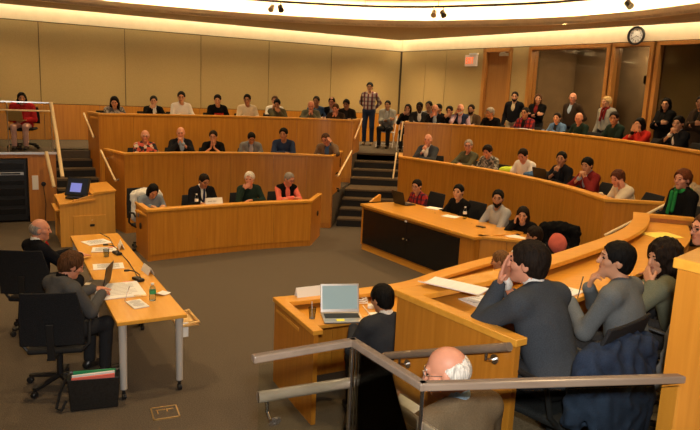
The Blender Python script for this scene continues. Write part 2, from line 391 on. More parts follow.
def person(loc, rz, label, st='sit', s=1.0, lean=8, turn=0, yaw=0, pitch=5, roll=0, R='desk', L='desk', skin='light', hair='short', hc='dark', top='sweater', tm=None,
           shirt=None, tie=None, legs=None, glasses=None, beard=None, near=False, wide=1.0, scarf=None, collar=None, group=None, shoes=None, hidden_legs=False):
    root = thing('person', label, 'person', loc, rz, group)
    sit = st == 'sit'; zp = .54 if sit else .93
    P0 = np.array([0, 0, zp]); RL = rzm(D(turn)) @ rx(-D(lean))
    T = lambda p: P0 + RL @ (np.array(p, float) - np.array([0, 0, .54]))
    Rh = rzm(D(yaw + turn)) @ rx(-D(pitch)) @ ry(D(roll))
    Hc = T((0, .005, 1.065)) + Rh @ np.array([0, .022, .108])
    h = lambda p: Hc + Rh @ np.array(p, float)
    Dk = .795 / s
    F = RL @ np.array([0, 1, 0])
    arms = []
    for sd, mode in ((1, R), (-1, L)):
        Sh = T((sd * .172 * wide, -.01, .955)); pole = np.array([sd * .45, -.25, -1.0]); n = np.array([0, 0, -1.0]); curl = .35; pen = False
        if mode == 'desk': W = np.array([sd * .15, .36, Dk]); hd = (-sd * .45, .9, -.08)
        elif mode == 'reach': W = np.array([sd * .12, .46, Dk]); hd = (-sd * .3, .95, -.08); curl = .25
        elif mode == 'write': W = np.array([sd * .10, .40, Dk + .01]); hd = (-sd * .55, .85, -.1); curl = .8; pen = True
        elif mode == 'fold': W = np.array([-sd * .03, .33 + .03 * (sd > 0), Dk + .02 * (sd > 0)]); hd = (-sd, .2, -.05); pole = np.array([sd * 1., .1, -.6])
        elif mode == 'chin': W = h((sd * .045, .125, -.225)); hd = Rh @ np.array([-sd * .30, -.08, 1]); n = Rh @ np.array([-sd * .3, -1, .1]); curl = 1.15; pole = np.array([sd * .5, .7, -1])
        elif mode == 'mouth': W = h((sd * .085, .150, -.165)); hd = Rh @ np.array([-sd * .85, -.10, .75]); n = Rh @ np.array([-sd * .2, -1, -.1]); curl = .45; pole = np.array([sd * .5, .6, -1])
        elif mode == 'cheek': W = h((sd * .112, .045, -.165)); hd = Rh @ np.array([-sd * .12, -.10, 1]); n = Rh @ np.array([-sd, -.15, 0]); curl = .25; pole = np.array([sd * .6, .6, -1])
        elif mode == 'temple': W = h((sd * .135, .065, -.085)); hd = Rh @ np.array([-sd * .25, -.2, 1]); n = Rh @ np.array([-sd, -.2, -.1]); curl = .6; pole = np.array([sd * .7, .6, -1])
        elif mode == 'clasp': W = h((sd * .048, .155, -.185)); hd = Rh @ np.array([-sd * .30, -.05, .95]); n = Rh @ np.array([-sd, -.2, 0]); curl = .95; pole = np.array([sd * .8, .5, -1])
        elif mode == 'pray': W = h((sd * .030, .145, -.215)); hd = Rh @ np.array([-sd * .05, -.12, 1]); n = Rh @ np.array([-sd, 0, 0]); curl = .08; pole = np.array([sd * .8, .5, -1])
        elif mode == 'cover': W = h((sd * .050, .135, -.150)); hd = Rh @ np.array([-sd * .12, -.12, 1]); n = Rh @ np.array([0, -1, -.1]); curl = .15; pole = np.array([sd * .08, 1.0, -.7])
        elif mode == 'cross': W = T((-sd * .085, .175 + .03 * (sd > 0), .745 + .035 * (sd > 0))); hd = RL @ np.array([-sd, -.25, .15]); n = RL @ np.array([0, -1, -.1]); pole = np.array([sd * 1, -.1, -.7]); curl = .4
        elif mode == 'lap': W = np.array([sd * .10, .27, zp + .13]); hd = (-sd * .55, .85, -.15); curl = .4
        elif mode == 'holdup': W = np.array([sd * .08, .44, zp + .31]); hd = (-sd * .4, .9, .2); curl = .9; n = np.array([-sd * .8, 0, -.5])
        elif mode == 'hold': W = np.array([sd * .13, .30, zp + .20]); hd = (-sd * .4, .9, .1); curl = .9; n = np.array([-sd * .8, 0, -.5])
        elif mode == 'hang': W = Sh + np.array([sd * .075, .06, -.50]); hd = (0, .12, -1); n = np.array([-sd, .1, 0]); curl = .4; pole = np.array([sd * .3, -1, 0])
        elif mode == 'behind': W = np.array([sd * .09, -.185, zp + .02]); hd = (-sd * .8, -.1, -.6); n = np.array([0, -1, 0]); pole = np.array([sd * .9, -.6, 0])
        elif mode == 'pocket': W = np.array([sd * .20, .09, zp + .03]); hd = (-sd * .1, .15, -1); n = np.array([-sd, 0, 0]); pole = np.array([sd * .6, -1, 0])
        W = np.array(W, float); d = W - Sh; dl = np.linalg.norm(d); L1, L2 = .285, .255
        if dl > .53: W = Sh + d * (.53 / dl); d = W - Sh; dl = .53
        if dl < .16: dl = .16
        u = d / np.linalg.norm(d); a = (L1 ** 2 - L2 ** 2 + dl ** 2) / (2 * dl); hh = math.sqrt(max(L1 ** 2 - a * a, 0))
        pole = pole / np.linalg.norm(pole); pp = pole - u * (pole @ u); pp = unit(pp); El = Sh + u * a + pp * hh
        arms.append((sd, Sh, El, W, unit(hd), n, curl, pen))
    hips = [np.array([sd * .088, 0, zp - .015]) for sd in (1, -1)]
    if sit:
        knees = [np.array([sd * .125, .42, .525]) for sd in (1, -1)]; ank = [np.array([sd * .12, .40, .09]) for sd in (1, -1)]
    else:
        knees = [np.array([sd * .10, .02, .50]) for sd in (1, -1)]; ank = [np.array([sd * .105, -.02, .09]) for sd in (1, -1)]
    def torso(S, g, k=.05, legs_=False, m=0):
        S.ell((0, -.01, zp + .01), (.165 * wide + g, .115 + g, .105 + g), None, k, m)
        S.ell(T((0, .005, .68)), (.145 * wide + g, .108 * wide + g, .15 + g), RL.T, k, m)
        S.ell(T((0, 0, .83)), (.160 * wide + g, .112 + g, .165 + g), RL.T, k, m)
        S.cap(T((-.145 * wide, -.01, .955)), T((.145 * wide, -.01, .955)), .058 + g, None, k, m)
        for sd in (1, -1): S.cap(T((sd * .03, -.02, 1.01)), T((sd * .145 * wide, -.012, .965)), .042 + g, .046 + g, .04, m)
    def sleeves(S, g, upto=1.0, k=.03):
        for sd, Sh, El, W, hd, n, curl, pen in arms:
            e = El if upto >= .5 else Sh + (El - Sh) * upto * 2
            S.cap(Sh, e, .050 + g, .043 + g + (.006 if upto < .5 else 0), k)
            if upto > .5: S.cap(El, El + (W - El) * min(1, (upto - .5) * 2) * .97, .041 + g, .031 + g, k)
    fine = [(Hc - .15, Hc + .16)] + [(W + hd * .09 - .10, W + hd * .09 + .10) for sd, Sh, El, W, hd, n, c_, p_ in arms]
    hf, hcs = (.0058, .012) if near else (.0088, .019)
    # --- the body: one continuous surface
    S = Surf()
    torso(S, -.012); sleeves(S, -.012)
    for i in (0, 1):
        S.cap(hips[i], knees[i], .075, .052, .03); S.cap(knees[i], ank[i], .050, .036, .03); S.cap(ank[i] + [0, -.03, -.05], ank[i] + [0, .15, -.06], .034, .026, .03)
    S.cap(T((0, -.018, .99)), h((0, -.022, -.07)), .056, .052, .03)
    S.ell(h((0, -.008, .020)), (.077, .094, .090), Rh.T, .02)
    S.ell(h((0, .026, -.052)), (.058, .066, .074), Rh.T, .03)
    S.cap(h((0, .066, -.100)), h((0, .070, -.098)), .026, None, .02)
    S.cap(h((0, .090, .012)), h((0, .108, -.030)), .0095, .0135, .012)
    S.cap(h((-.034, .078, .024)), h((.034, .078, .024)), .014, None, .015)
    for sd in (1, -1):
        S.cap(h((sd * .045, .062, -.025)), h((sd * .050, .05, -.02)), .022, None, .02)
        S.ell(h((sd * .078, -.006, -.014)), (.010, .021, .032), Rh.T, .006)
        S.ell(h((sd * .031, .084, .003)), (.0125, .009, .0062), Rh.T, 0, 2)
        S.cap(h((sd * .017, .0935, .0255)), h((sd * .045, .083, .0275)), .0034 if near else .0026, .0026, 0, 3)
    S.cap(h((-.017, .089, -.064)), h((.017, .089, -.064)), .0060, None, .004, 4)
    for sd, Sh, El, W, hd, n, curl, pen in arms: hand(S, W, hd, n, sd > 0, curl, pen)
    V, Q, lab = S.mesh(fine, hf, hcs); lab = np.where(lab == 1, 0, np.maximum(lab - 1, 0)).astype(np.int8)
    sk = M['skin_' + skin]; hm = M['hair_' + hc]
    body = link_quads('body', V, Q, [sk, M['eye'], hm, M['lip_' + skin]], lab, root, s)
    # --- hair
    if hair:
        S = Surf(); wob, wf = .0024, 95
        if hair in ('short', 'fringe', 'thin', 'pixie', 'pony', 'bob', 'long', 'tied'):
            g = .012 if hair == 'pixie' else .008 if hair in ('bob', 'long', 'fringe') else .003
            S.ell(h((0, -.012, .024)), (.084 + g, .102 + g, .095 + g * .8), Rh.T, .01)
            if hair == 'pixie': wob, wf = .004, 70
            zc = -.022 if hair != 'fringe' else -.030
            if hair in ('short', 'thin', 'fringe', 'pixie', 'pony', 'tied'):
                S.ell(h((0, -.048, -.032)), (.066 + g * .5, .058 + g * .5, .075), Rh.T, .02); S.cut(h((0, -.06, -.088 if hair != 'pixie' else -.10)), Rh @ np.array([0, .35, -1]))
            if hair in ('bob', 'long'):
                zl = -.06 if hair == 'bob' else -.07
                for sd in (1, -1): S.ell(h((sd * .068, -.022, zl + .01)), (.034, .062, .105), Rh.T, .02)
                S.ell(h((0, -.066, zl)), (.078, .045, .11), Rh.T, .02)
            if hair == 'long':
                for sd in (1, -1): S.cap(h((sd * .074, -.025, -.06)), T((sd * .095, .045, .90)), .036, .026, .02)
                S.cap(h((0, -.075, -.06)), T((0, -.125, .88)), .068, .05, .03)
            if hair == 'pony': S.cap(h((0, -.10, .03)), h((0, -.145, -.10)), .028, .02, .02)
            if hair == 'tied': S.ell(h((0, -.115, .01)), (.035, .03, .035), Rh.T, .01)
            S.ell(h((0, .118, zc)), (.094, .080, .106), Rh.T, 0, 0, 2)
            if hair not in ('bob', 'long'):
                for sd in (1, -1): S.ell(h((sd * .090, .016, -.038)), (.030, .026, .044), Rh.T, 0, 0, 2); S.ell(h((sd * .075, .062, -.05)), (.03, .03, .06), Rh.T, 0, 0, 2)
            if hair == 'thin': S.ell(h((0, .050, .135)), (.060, .095, .055), Rh.T, 0, 0, 2)
        elif hair == 'bald':
            S.ell(h((0, -.016, .002)), (.083, .101, .088), Rh.T, .01)
            S.cut(h((0, 0, .030)), Rh @ np.array([0, .25, 1])); S.cut(h((0, .012, 0)), Rh @ np.array([0, 1, 0])); S.cut(h((0, 0, -.070)), Rh @ np.array([0, .3, -1]))
            for sd in (1, -1): S.ell(h((sd * .085, .004, -.022)), (.026, .026, .036), Rh.T, 0, 0, 2)
        elif hair == 'curly':
            wob, wf = .007, 75
            S.ell(h((0, -.022, .030)), (.120, .128, .125), Rh.T, .02); S.ell(h((0, -.045, -.085)), (.145, .098, .125), Rh.T, .03)
            S.ell(h((0, .130, -.035)), (.074, .098, .105), Rh.T, 0, 0, 2)
        V, Q, lab = S.mesh([(Hc - .25, Hc + .25)], .0065 if near else .0095, .0065 if near else .0095, wob, wf)
        link_quads('hair', V, Q, [hm], None, root, s)
    if beard:
        S = Surf(); S.ell(h((0, .032, -.062)), (.062, .068, .070), Rh.T, .01); S.cap(h((0, .072, -.102)), h((0, .078, -.108)), .028, None, .02)
        S.cut(h((0, .05, -.050)), Rh @ np.array([0, .55, 1])); S.cut(h((0, -.005, 0)), Rh @ np.array([0, -1, -.25]))
        V, Q, lab = S.mesh([(Hc - .2, Hc + .2)], .0065, .0065, .001, 120); link_quads('beard', V, Q, [M['hair_' + beard]], None, root, s)
    # --- clothes
    hcl = .0105 if near else .0165
    fbox = [(T((0, 0, .9)) - .2, T((0, 0, .9)) + .2)] if near else []
    tm = tm or M['cl_black']; legs = legs or M['cl_charcoal']
    def vcut(S, wd, dp):
        S.cap(T((0, .20, dp)), T((0, .155, 1.045)), .055, wd, 0, 0, 2)
    names = {'jacket': 'jacket', 'coat': 'coat', 'sweater': 'sweater', 'shirt': 'shirt', 'tee': 't_shirt', 'vest': 'vest'}
    if top in ('jacket', 'coat', 'vest'):
        S = Surf(); g = {'jacket': .016, 'coat': .024, 'vest': .014}[top]
        torso(S, g)
        if top == 'coat' and not sit: S.cap((0, 0, zp), (0, 0, zp - .28), .17, .19, .05)
        if top != 'vest': sleeves(S, g)
        for sd in (1, -1): S.cap(T((sd * .052, -.045, 1.028)), T((sd * .060, .07, .985)), .020, .018, .02)
        S.cap(T((-.05, -.05, 1.03)), T((.05, -.05, 1.03)), .022, None, .02)
        S.cap(T((0, .02, 1.0)), T((0, .01, 1.12)), .052, .058, 0, 0, 2); vcut(S, .115, .72)
        V, Q, lab = S.mesh(fbox, hcl, hcl, .0012, 40); link_quads(names[top], V, Q, [tm], None, root, s)
        sm = shirt or M['cl_white']
        S = Surf(); torso(S, .003)
        if top == 'vest': sleeves(S, .006)
        S.cap(T((0, -.014, 1.01)), T((0, -.006, 1.062)), .063, .061, .01); S.cap(T((0, .03, 1.055)), T((0, .0, 1.10)), .050, .058, 0, 0, 2)
        for sd, Sh, El, W, hd, n, curl, pen in arms: S.cap(W - (W - El) * .08, W + (W - El) * .02, .036, .036, 0)
        V, Q, lab = S.mesh(fbox, hcl * .95, hcl * .95); link_quads('shirt', V, Q, [sm], None, root, s)
        if tie:
            S = Surf(); S.ell(T((0, .108, 1.005)), (.018, .014, .020), RL.T, .01); S.cap(T((0, .118, .985)), T((0, .128, .78)), .016, .026, .01)
            V, Q, lab = S.mesh([], .008, .008); link_quads('tie', V, Q, [tie], None, root, s)
    else:
        S = Surf(); g = {'sweater': .012, 'shirt': .009, 'tee': .010}[top]
        torso(S, g); sleeves(S, g, .30 if top == 'tee' else 1.0)
        if top == 'shirt': S.cap(T((0, -.016, 1.01)), T((0, -.004, 1.05)), .064, .060, .01)
        S.cap(T((0, .025, 1.02)), T((0, .01, 1.12)), .052, .058, 0, 0, 2)
        if top == 'shirt': S.cap(T((0, .16, .93)), T((0, .11, 1.06)), .02, .055, 0, 0, 2)
        V, Q, lab = S.mesh(fbox, hcl, hcl, .0010, 40); link_quads(names[top], V, Q, [tm], None, root, s)
        if collar:
            S = Surf(); S.cap(T((0, -.016, 1.015)), T((0, -.006, 1.052)), .066, .063, .01); S.cap(T((0, .02, 1.05)), T((0, .01, 1.12)), .052, .060, 0, 0, 2); S.cap(T((0, .16, .95)), T((0, .11, 1.06)), .01, .04, 0, 0, 2)
            V, Q, lab = S.mesh([], .008, .008); link_quads('collar', V, Q, [collar], None, root, s)
    if scarf:
        S = Surf(); S.cap(T((-.06, .04, 1.02)), T((.06, .04, 1.02)), .035, None, .02); S.cap(T((-.06, -.05, 1.03)), T((.06, -.05, 1.03)), .03, None, .02)
        for sd in (1, -1): S.cap(T((sd * .06, -.05, 1.03)), T((sd * .06, .04, 1.02)), .032, None, .02)
        S.cap(T((.04, .115, 1.0)), T((.05, .145, .74)), .024, .022, .02); S.cap(T((-.04, .115, 1.0)), T((-.04, .145, .78)), .022, .022, .02)
        V, Q, lab = S.mesh([], .012, .012, .002, 60); link_quads('scarf', V, Q, [scarf], None, root, s)
    S = Surf(); g = .012
    S.ell((0, -.01, zp), (.168 * wide + g, .118 + g, .095 + g), None, .05)
    for i in (0, 1): S.cap(hips[i], knees[i], .078 + g, .056 + g, .03); S.cap(knees[i], ank[i] + [0, 0, .02], .054 + g, .044 + g, .03)
    S.cut((0, 0, zp + .09), (0, 0, 1))
    V, Q, lab = S.mesh([], hcl * 1.2, hcl * 1.2, .001, 40); link_quads('trousers', V, Q, [legs], None, root, s)
    for i in (0, 1):
        S = Surf(); a = ank[i]; S.cap(a + [0, -.035, -.042], a + [0, .155, -.055], .043, .034, .02); S.cap(a + [0, -.01, -.02], a + [0, .0, .0], .048, .046, .02); S.cut((0, 0, .002), (0, 0, -1))
        V, Q, lab = S.mesh([], .014, .014); link_quads('shoe', V, Q, [shoes or M['leather']], None, root, s)
    if glasses:
        g = MB()
        for sd in (1, -1):
            c = (sd * .032, .106, .002)
            g.tube([h((c[0] + .024 * math.cos(t), c[1] - .010 * abs(math.cos(t)) * (1 if math.cos(t) * sd > 0 else 0), c[2] + .018 * math.sin(t))) * s for t in np.linspace(0, 2 * PI, 15)], .0016 * s, 6)
            g.tube([h((sd * .056, .097, .006)) * s, h((sd * .080, .05, .008)) * s, h((sd * .082, -.005, .002)) * s], .0016 * s, 6)
        g.tube([h((-.010, .108, .004)) * s, h((.010, .108, .004)) * s], .0016 * s, 6)
        g.build('eyeglasses', glasses, root)
    root['_h'] = 1; del root['_h']
    return root, dict(h=lambda p: h(p) * s, T=lambda p: T(p) * s, arms=arms)
# ------------------------------------------------------------------ plan curves
def cr(P, n=10):
    P = [np.array(p, float) for p in P]; P = [2 * P[0] - P[1]] + P + [2 * P[-1] - P[-2]]; out = []
    for i in range(1, len(P) - 2):
        a, b, c, d = P[i - 1:i + 3]
        for k in range(n):
            t = k / n; out.append(.5 * ((2 * b) + (-a + c) * t + (2 * a - 5 * b + 4 * c - d) * t * t + (-a + 3 * b - 3 * c + d) * t ** 3))
    out.append(P[-2]); return np.array(out)
PIT = np.array([-2.5, 7.5])
def offs(Cv, d):
    T = np.gradient(Cv, axis=0); T /= np.linalg.norm(T, axis=1)[:, None]; N = np.stack([-T[:, 1], T[:, 0]], 1)
    N *= np.sign(np.sum(N * (Cv - PIT), 1).mean()); return Cv + N * d, N
ROW = {
 '1L': [(-3.16, 9.98), (-2.34, 10.6), (-1.5, 11.15), (-.70, 11.56)],
 '2L': [(-4.18, 11.9), (-3.8, 12.2), (-2.98, 12.72), (-1.87, 13.14), (-1.07, 13.24), (-.40, 13.22)],
 '3L': [(-5.1, 13.1), (-4.3, 13.75), (-3.3, 14.5), (-2.15, 15.1), (-.85, 15.5), (-.02, 15.45)],
 '2C': [(.98, 13.75), (1.89, 12.61), (2.63, 11.55), (3.2, 10.1), (3.42, 8.68)],
 '3C': [(1.2, 15.6), (2.0, 15.55), (2.75, 15.3), (3.52, 14.7), (4.23, 13.47), (4.7, 11.9), (4.9, 10.48), (4.95, 9.0)],
 '1R': [(-.67, 5.86), (-.14, 6.13), (.55, 6.54), (1.04, 7.10), (1.60, 7.70), (1.95, 8.02)],
 '2R': [(.33, 4.05), (.80, 4.42), (1.43, 4.98), (2.34, 5.96), (2.84, 6.60), (3.16, 7.15), (3.38, 7.65)],
 '3R': [(1.25, 2.40), (1.95, 3.15), (2.75, 4.10), (3.6, 5.3)],
}
CV = {k: cr(v) for k, v in ROW.items()}

# ------------------------------------------------------------------ the room
SB = 1.06
CN = np.array([1.31, 19.66]) * SB; DL = np.array([-.875, -.484]) * SB; DR = np.array([.594, -.805]) * SB
NL = np.array([.484, -.875]); NR = np.array([-.805, -.594])     # into the room
ZW, ZS, ZC = 4.13, 4.415, 4.99
def wl(t, dep, z): p = CN + DL * t + NL * dep; return (p[0], p[1], z)
def wr(t, dep, z): p = CN + DR * t + NR * dep; return (p[0], p[1], z)
def wbox(mb, W, t0, t1, d0, d1, z0, z1):
    P = [W(t0, d0, z0), W(t1, d0, z0), W(t1, d1, z0), W(t0, d1, z0)]
    return mb.prism([(p[0], p[1]) for p in P], z0, z1)

LEND, REND = 12.5, 10.5
m = MB(); m.prism([(-11, 15), (1.4, 22.5), (9.5, 12), (9.5, -3.5), (-3, -3.5)], -.2, 0); m.build('floor', M['carpet'], structure=True)
# left wall: wainscot, fabric panels with open joints, plaster band above
m = MB(); wbox(m, wl, -.4, LEND, -.4, -.03, 0, 5.2)
m.mi = 0; m.build('wall_left', M['seam'], structure=True)
m = MB(); seams = [0.03, 2.3, 4.15, 5.97, 7.8, 9.65, 11.4, LEND]
for a, b in zip(seams, seams[1:]): wbox(m, wl, a + .008, b - .008, -.03, 0, 2.215, ZW - .02)
m.build('wall_left_fabric', M['wall'], structure=True)
m = MB(); ws = [0, 1.2, 2.4, 3.6, 4.8, 6.0, 7.2, 8.4, 9.6, 10.8, LEND]
for a, b in zip(ws, ws[1:]): wbox(m, wl, a + .004, b - .004, -.03, .01, Z3, 2.2)
m.build('trim_1', M['panel'], structure=True)
m = MB(); wbox(m, wl, 0, LEND, -.03, 0, ZW, 5.0); m.build('wall_left_band', M['cream'], structure=True)
# right wall with its door and three booth windows
m = MB(); wbox(m, wr, 0, 3.27, -.4, -.03, 0, 5.2); wbox(m, wr, 3.27, 4.12, -.4, -.2, 0, 5.2); wbox(m, wr, 4.12, 4.70, -.4, -.03, 0, 5.2); wbox(m, wr, 4.70, REND, -.25, -.03, 0, 1.9); wbox(m, wr, 4.7, REND, -.25, -.03, ZW, 5.2)
m.build('wall_right', M['seam'], structure=True)
m = MB()
for a, b in ((.03, 1.06), (1.06, 1.88), (1.88, 3.22), (4.16, 4.69)): wbox(m, wr, a + .008, b - .008, -.03, 0, 2.215 if b < 3.3 else Z3, ZW - .02)
wbox(m, wr, 4.7, REND, -.03, 0, Z3, 1.9)
m.build('wall_right_fabric', M['wall'], structure=True)
m = MB(); wbox(m, wr, 0, 3.22, -.03, .01, Z3, 2.2); m.build('trim_2', M['panel'], structure=True)
m = MB(); wbox(m, wr, 0, REND, -.03, 0, ZW, 5.0); m.build('wall_right_band', M['cream'], structure=True)
# door
d = MB(); wbox(d, wr, 3.33, 4.06, -.12, -.07, Z3, ZW - .12); d = d.build('door_1', M['door'], structure=True)
m = MB()
for a, b in ((3.23, 3.33), (4.06, 4.16)): wbox(m, wr, a, b, -.15, .03, Z3, ZW - .02)
wbox(m, wr, 3.23, 4.16, -.15, .03, ZW - .12, ZW - .02); m.build('door_frame', M['frame'], d, .006)
m = MB(); wbox(m, wr, 3.72, 4.02, -.07, -.01, ZW - .22, ZW - .15); m.bar(wr(3.76, -.02, ZW - .14), wr(4.0, .10, ZW - .14), .03, .02); m.build('door_closer', M['silver'], d, .004)
m = MB(); m.tube([wr(3.40, -.07, 2.4), wr(3.40, -.01, 2.4), wr(3.50, -.01, 2.4)], .012); m.build('door_handle', M['steel'], d)
# windows
for i, (a, b) in enumerate(((4.70, 6.79), (6.87, 7.75), (7.84, REND))):
    w = MB(); wbox(w, wr, a + .05, b - .05, -.105, -.095, 1.9, ZW - .1); w = w.build(f'window_{i+1}', M['winglass'], structure=True)
    m = MB(); wbox(m, wr, a - .02, a + .06, -.24, .05, 1.86, ZW - .02); wbox(m, wr, b - .06, b + .02, -.24, .05, 1.86, ZW - .02)
    wbox(m, wr, a - .02, b + .02, -.24, .05, ZW - .1, ZW - .02); m.build('window_frame', M['frame'], w, .005)
    m = MB(); wbox(m, wr, a - .02, b + .02, -.24, .07, 1.84, 1.92); m.build('window_sill', M['frame'], w, .005)
# the dim booth behind the glass
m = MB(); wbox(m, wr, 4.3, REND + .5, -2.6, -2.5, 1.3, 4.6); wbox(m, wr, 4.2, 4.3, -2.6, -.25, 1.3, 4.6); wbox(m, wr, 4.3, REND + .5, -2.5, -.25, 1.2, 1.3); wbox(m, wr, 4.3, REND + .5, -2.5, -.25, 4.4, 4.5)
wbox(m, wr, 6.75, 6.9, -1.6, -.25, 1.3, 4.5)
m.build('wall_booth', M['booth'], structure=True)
m = MB(); wbox(m, wr, 7.80, REND, -.19, -.16, 1.9, ZW); m.build('wall_booth_blind', M['blind'], structure=True)
m = MB(); wbox(m, wr, 5.6, 6.3, -2.5, -2.46, 1.35, 3.5); m.build('door_2', M['door'], structure=True)
# remaining walls
rl = CN + DL * LEND; rr = CN + DR * REND
m = MB(); e = rl + np.array([.484, -.875]) * 18
m.prism([tuple(rl), tuple(e), (e[0] - .3, e[1]), (rl[0] - .3, rl[1])], 0, 5.2); m.build('wall_front', M['wall'], structure=True)
m = MB(); m.prism([tuple(rr), (rr[0] + .3, rr[1]), (rr[0] + .3, -3), (rr[0], -3)], 0, 5.2); m.build('wall_side', M['wall'], structure=True)
m = MB(); m.prism([(e[0] - .3, -2.9), (8, -2.9), (8, -3.2), (e[0] - .3, -3.2)], 0, 5.2); m.build('wall_near', M['wall'], structure=True)
# ceiling: low outer soffit, curved lip with a lit trough, raised middle
RING = cr([(-8.6, 9.5), (-7.4, 12.5), (-5.6, 14.05), (-3.5, 15.0), (-1.9, 15.45), (-.2, 15.6), (1.0, 15.45), (2.1, 15.0), (3.8, 13.9), (4.9, 12.6), (5.6, 11.0), (5.9, 9.0), (5.7, 6.5), (4.8, 3.5)], 8) * SB
def ring_out(d): return offs(RING, d)[0]
so = [CN + DL * LEND + NL * .36] + [CN + DL * t + NL * .36 for t in np.linspace(LEND - 1, .36, 20)] + [CN + DR * t + NR * .36 for t in np.linspace(.36, REND, 20)]
# soffit plate between the ring and the slot along the walls
nR = len(RING)
def resample(P, n):
    P = np.array(P); s = np.r_[0, np.cumsum(np.linalg.norm(np.diff(P, axis=0), axis=1))]; t = np.linspace(0, s[-1], n)
    return np.stack([np.interp(t, s, P[:, i]) for i in (0, 1)], 1)
SO = [None] * 0
So = np.array([(-10.2, 10.6)] + [tuple(p) for p in so] + [(7.4, 9.5), (7.3, 6.4), (6.6, 3.2)])
# split at the room corner so the plate keeps its corner
A = resample(So, nR)
k = int(np.argmin(np.linalg.norm(A - np.array(CN), axis=1))); A[k] = CN + (DL + DR) * .36 * 0 + (NL + NR) * .36 * .98
m = MB(); m.strip(RING, A, ZS, ZS + .05); m.build('ceiling_soffit', M['ceil'], structure=True)
m = MB(); m.strip(RING, ring_out(.05), ZS - .01, ZS + .15); m.build('trim_3', M['cream'], structure=True)
ro = ring_out(.50)
m = MB(); m.strip(ro, ring_out(.56), ZS, ZC); m.build('trim_4', M['cream'], structure=True)
m = MB(); poly = [tuple(p) for p in ring_out(.55)] + [(4.0, -3), (-2, -3), (-6, 3)]
m.prism(poly, ZC, ZC + .1); m.build('ceiling', M['ceil'], structure=True)
m = MB(); m.prism([(-12, 14.5), (1.4, 23.2), (10.6, 11.6), (10.6, -4), (-3, -4)], 5.2, 5.3); m.build('ceiling_slab', M['ceil'], structure=True)

# ------------------------------------------------------------------ tiers and stairs (carpeted)
def lst(P): return [tuple(p) for p in P]
EDGE = .02
c2l, c3l, c2c, c3c, c2r, c3r = (offs(CV[k], EDGE)[0] for k in ('2L', '3L', '2C', '3C', '2R', '3R'))
STEP_Y = [13.466, 13.767, 14.067, 14.368, 15.13, 15.43, 15.73, 16.03]
def sx(y): t = (y - 13.3) / 3.4; return -.30 + .50 * t, 1.0 + .28 * t
m = MB(); m.prism(lst(c2l) + [(-.2, 14.6), (-.02, 15.4)] + lst(c3l[::-1]) + [(-4.9, 12.9)], 0, Z2); m.build('floor_tier', M['carpet'], structure=True)
m = MB(); m.prism(lst(c2c) + [(4.6, 8.5)] + lst(c3c[::-1]) + [(1.1, 14.8)], 0, Z2); m.build('floor_tier', M['carpet'], structure=True)
xl, xr = sx(16.03)
m = MB(); m.prism([(-9.0, 14.2), (-6.35, 13.3), (-5.4, 13.85), (-5.14, 13.3)] + lst(c3l) + [(xl, 16.03), (xr, 16.03)] + lst(c3c) + [(7.3, 9.0), (7.95, 11.8), (1.39, 20.8), (-10.1, 14.4)], .0, Z3)
m.build('floor_tier', M['carpet'], structure=True)
m = MB(); m.prism(lst(c2r) + [(3.9, 7.4)] + lst(c3r[::-1]) + [(.95, 3.2)], 0, Z2); m.build('floor_tier', M['carpet'], structure=True)
m = MB(); m.prism(lst(c3r) + [(6, 5), (6, -2.8), (1.9, -2.8), (1.75, 1.6)], 0, Z3); m.build('floor_tier', M['carpet'], structure=True)
m = MB(); m.prism([(-1.0, -2.8), (1.88, -2.8), (1.7, 1.6), (.29, 2.15), (.03, 2.55), (-.6, 2.2)], 0, .70); m.build('floor_tier', M['carpet'], structure=True)
m = MB(); m.prism([(.34, 2.2), (1.2, 2.2), (.95, 3.15), (.40, 3.85), (.15, 3.85), (.15, 2.6)], 0, .34); m.build('floor_landing', M['carpet'], structure=True)
m = MB()
for k, y in enumerate(STEP_Y):
    y1 = STEP_Y[k + 1] if k < 7 else y + .1
    a, b = sx(y); a2, b2 = sx(y1); z = .168 * (k + 1)
    m.mi = 0; m.prism([(a, y + .012), (b, y + .012), (b2, y1 + .012), (a2, y1 + .012)], 0, z)
    m.mi = 1; m.prism([(a, y), (b, y), (b, y + .012), (a, y + .012)], z - .168, z - .035)
    m.mi = 0; m.prism([(a, y - .008), (b, y - .008), (b, y + .012), (a, y + .012)], z - .035, z)
m.build('floor_stairs', [M['stairc'], M['riser']], structure=True)
m = MB(); top = np.array([-5.85, 13.72]); dn = np.array([.484, -.875]); sd = np.array([.875, .484])
for k in range(8):
    z = Z3 - .168 * k; p = top + dn * (.26 * k); q = top + dn * (.26 * (k + 1))
    if k < 7: pass
    m.mi = 0; m.prism([tuple(p - sd * .45 - dn * .26), tuple(p + sd * .45 - dn * .26), tuple(p + sd * .45), tuple(p - sd * .45)], 0, z)
    m.mi = 1; m.prism([tuple(p - sd * .45), tuple(p + sd * .45), tuple(p + sd * .45 + dn * .012), tuple(p - sd * .45 + dn * .012)], z - .168, z - .035)
m.build('floor_stairs', [M['stairc'], M['riser']], structure=True)
m = MB()
for k in range(4):
    z = .168 * (k + 1); x = 2.95 + .3 * k
    m.prism([(x + .45, 7.72), (x + .75, 7.68), (x + .75, 8.5), (x + .45, 8.55)], 0, z)
m.build('floor_stairs', [M['stairc'], M['riser']], structure=True)
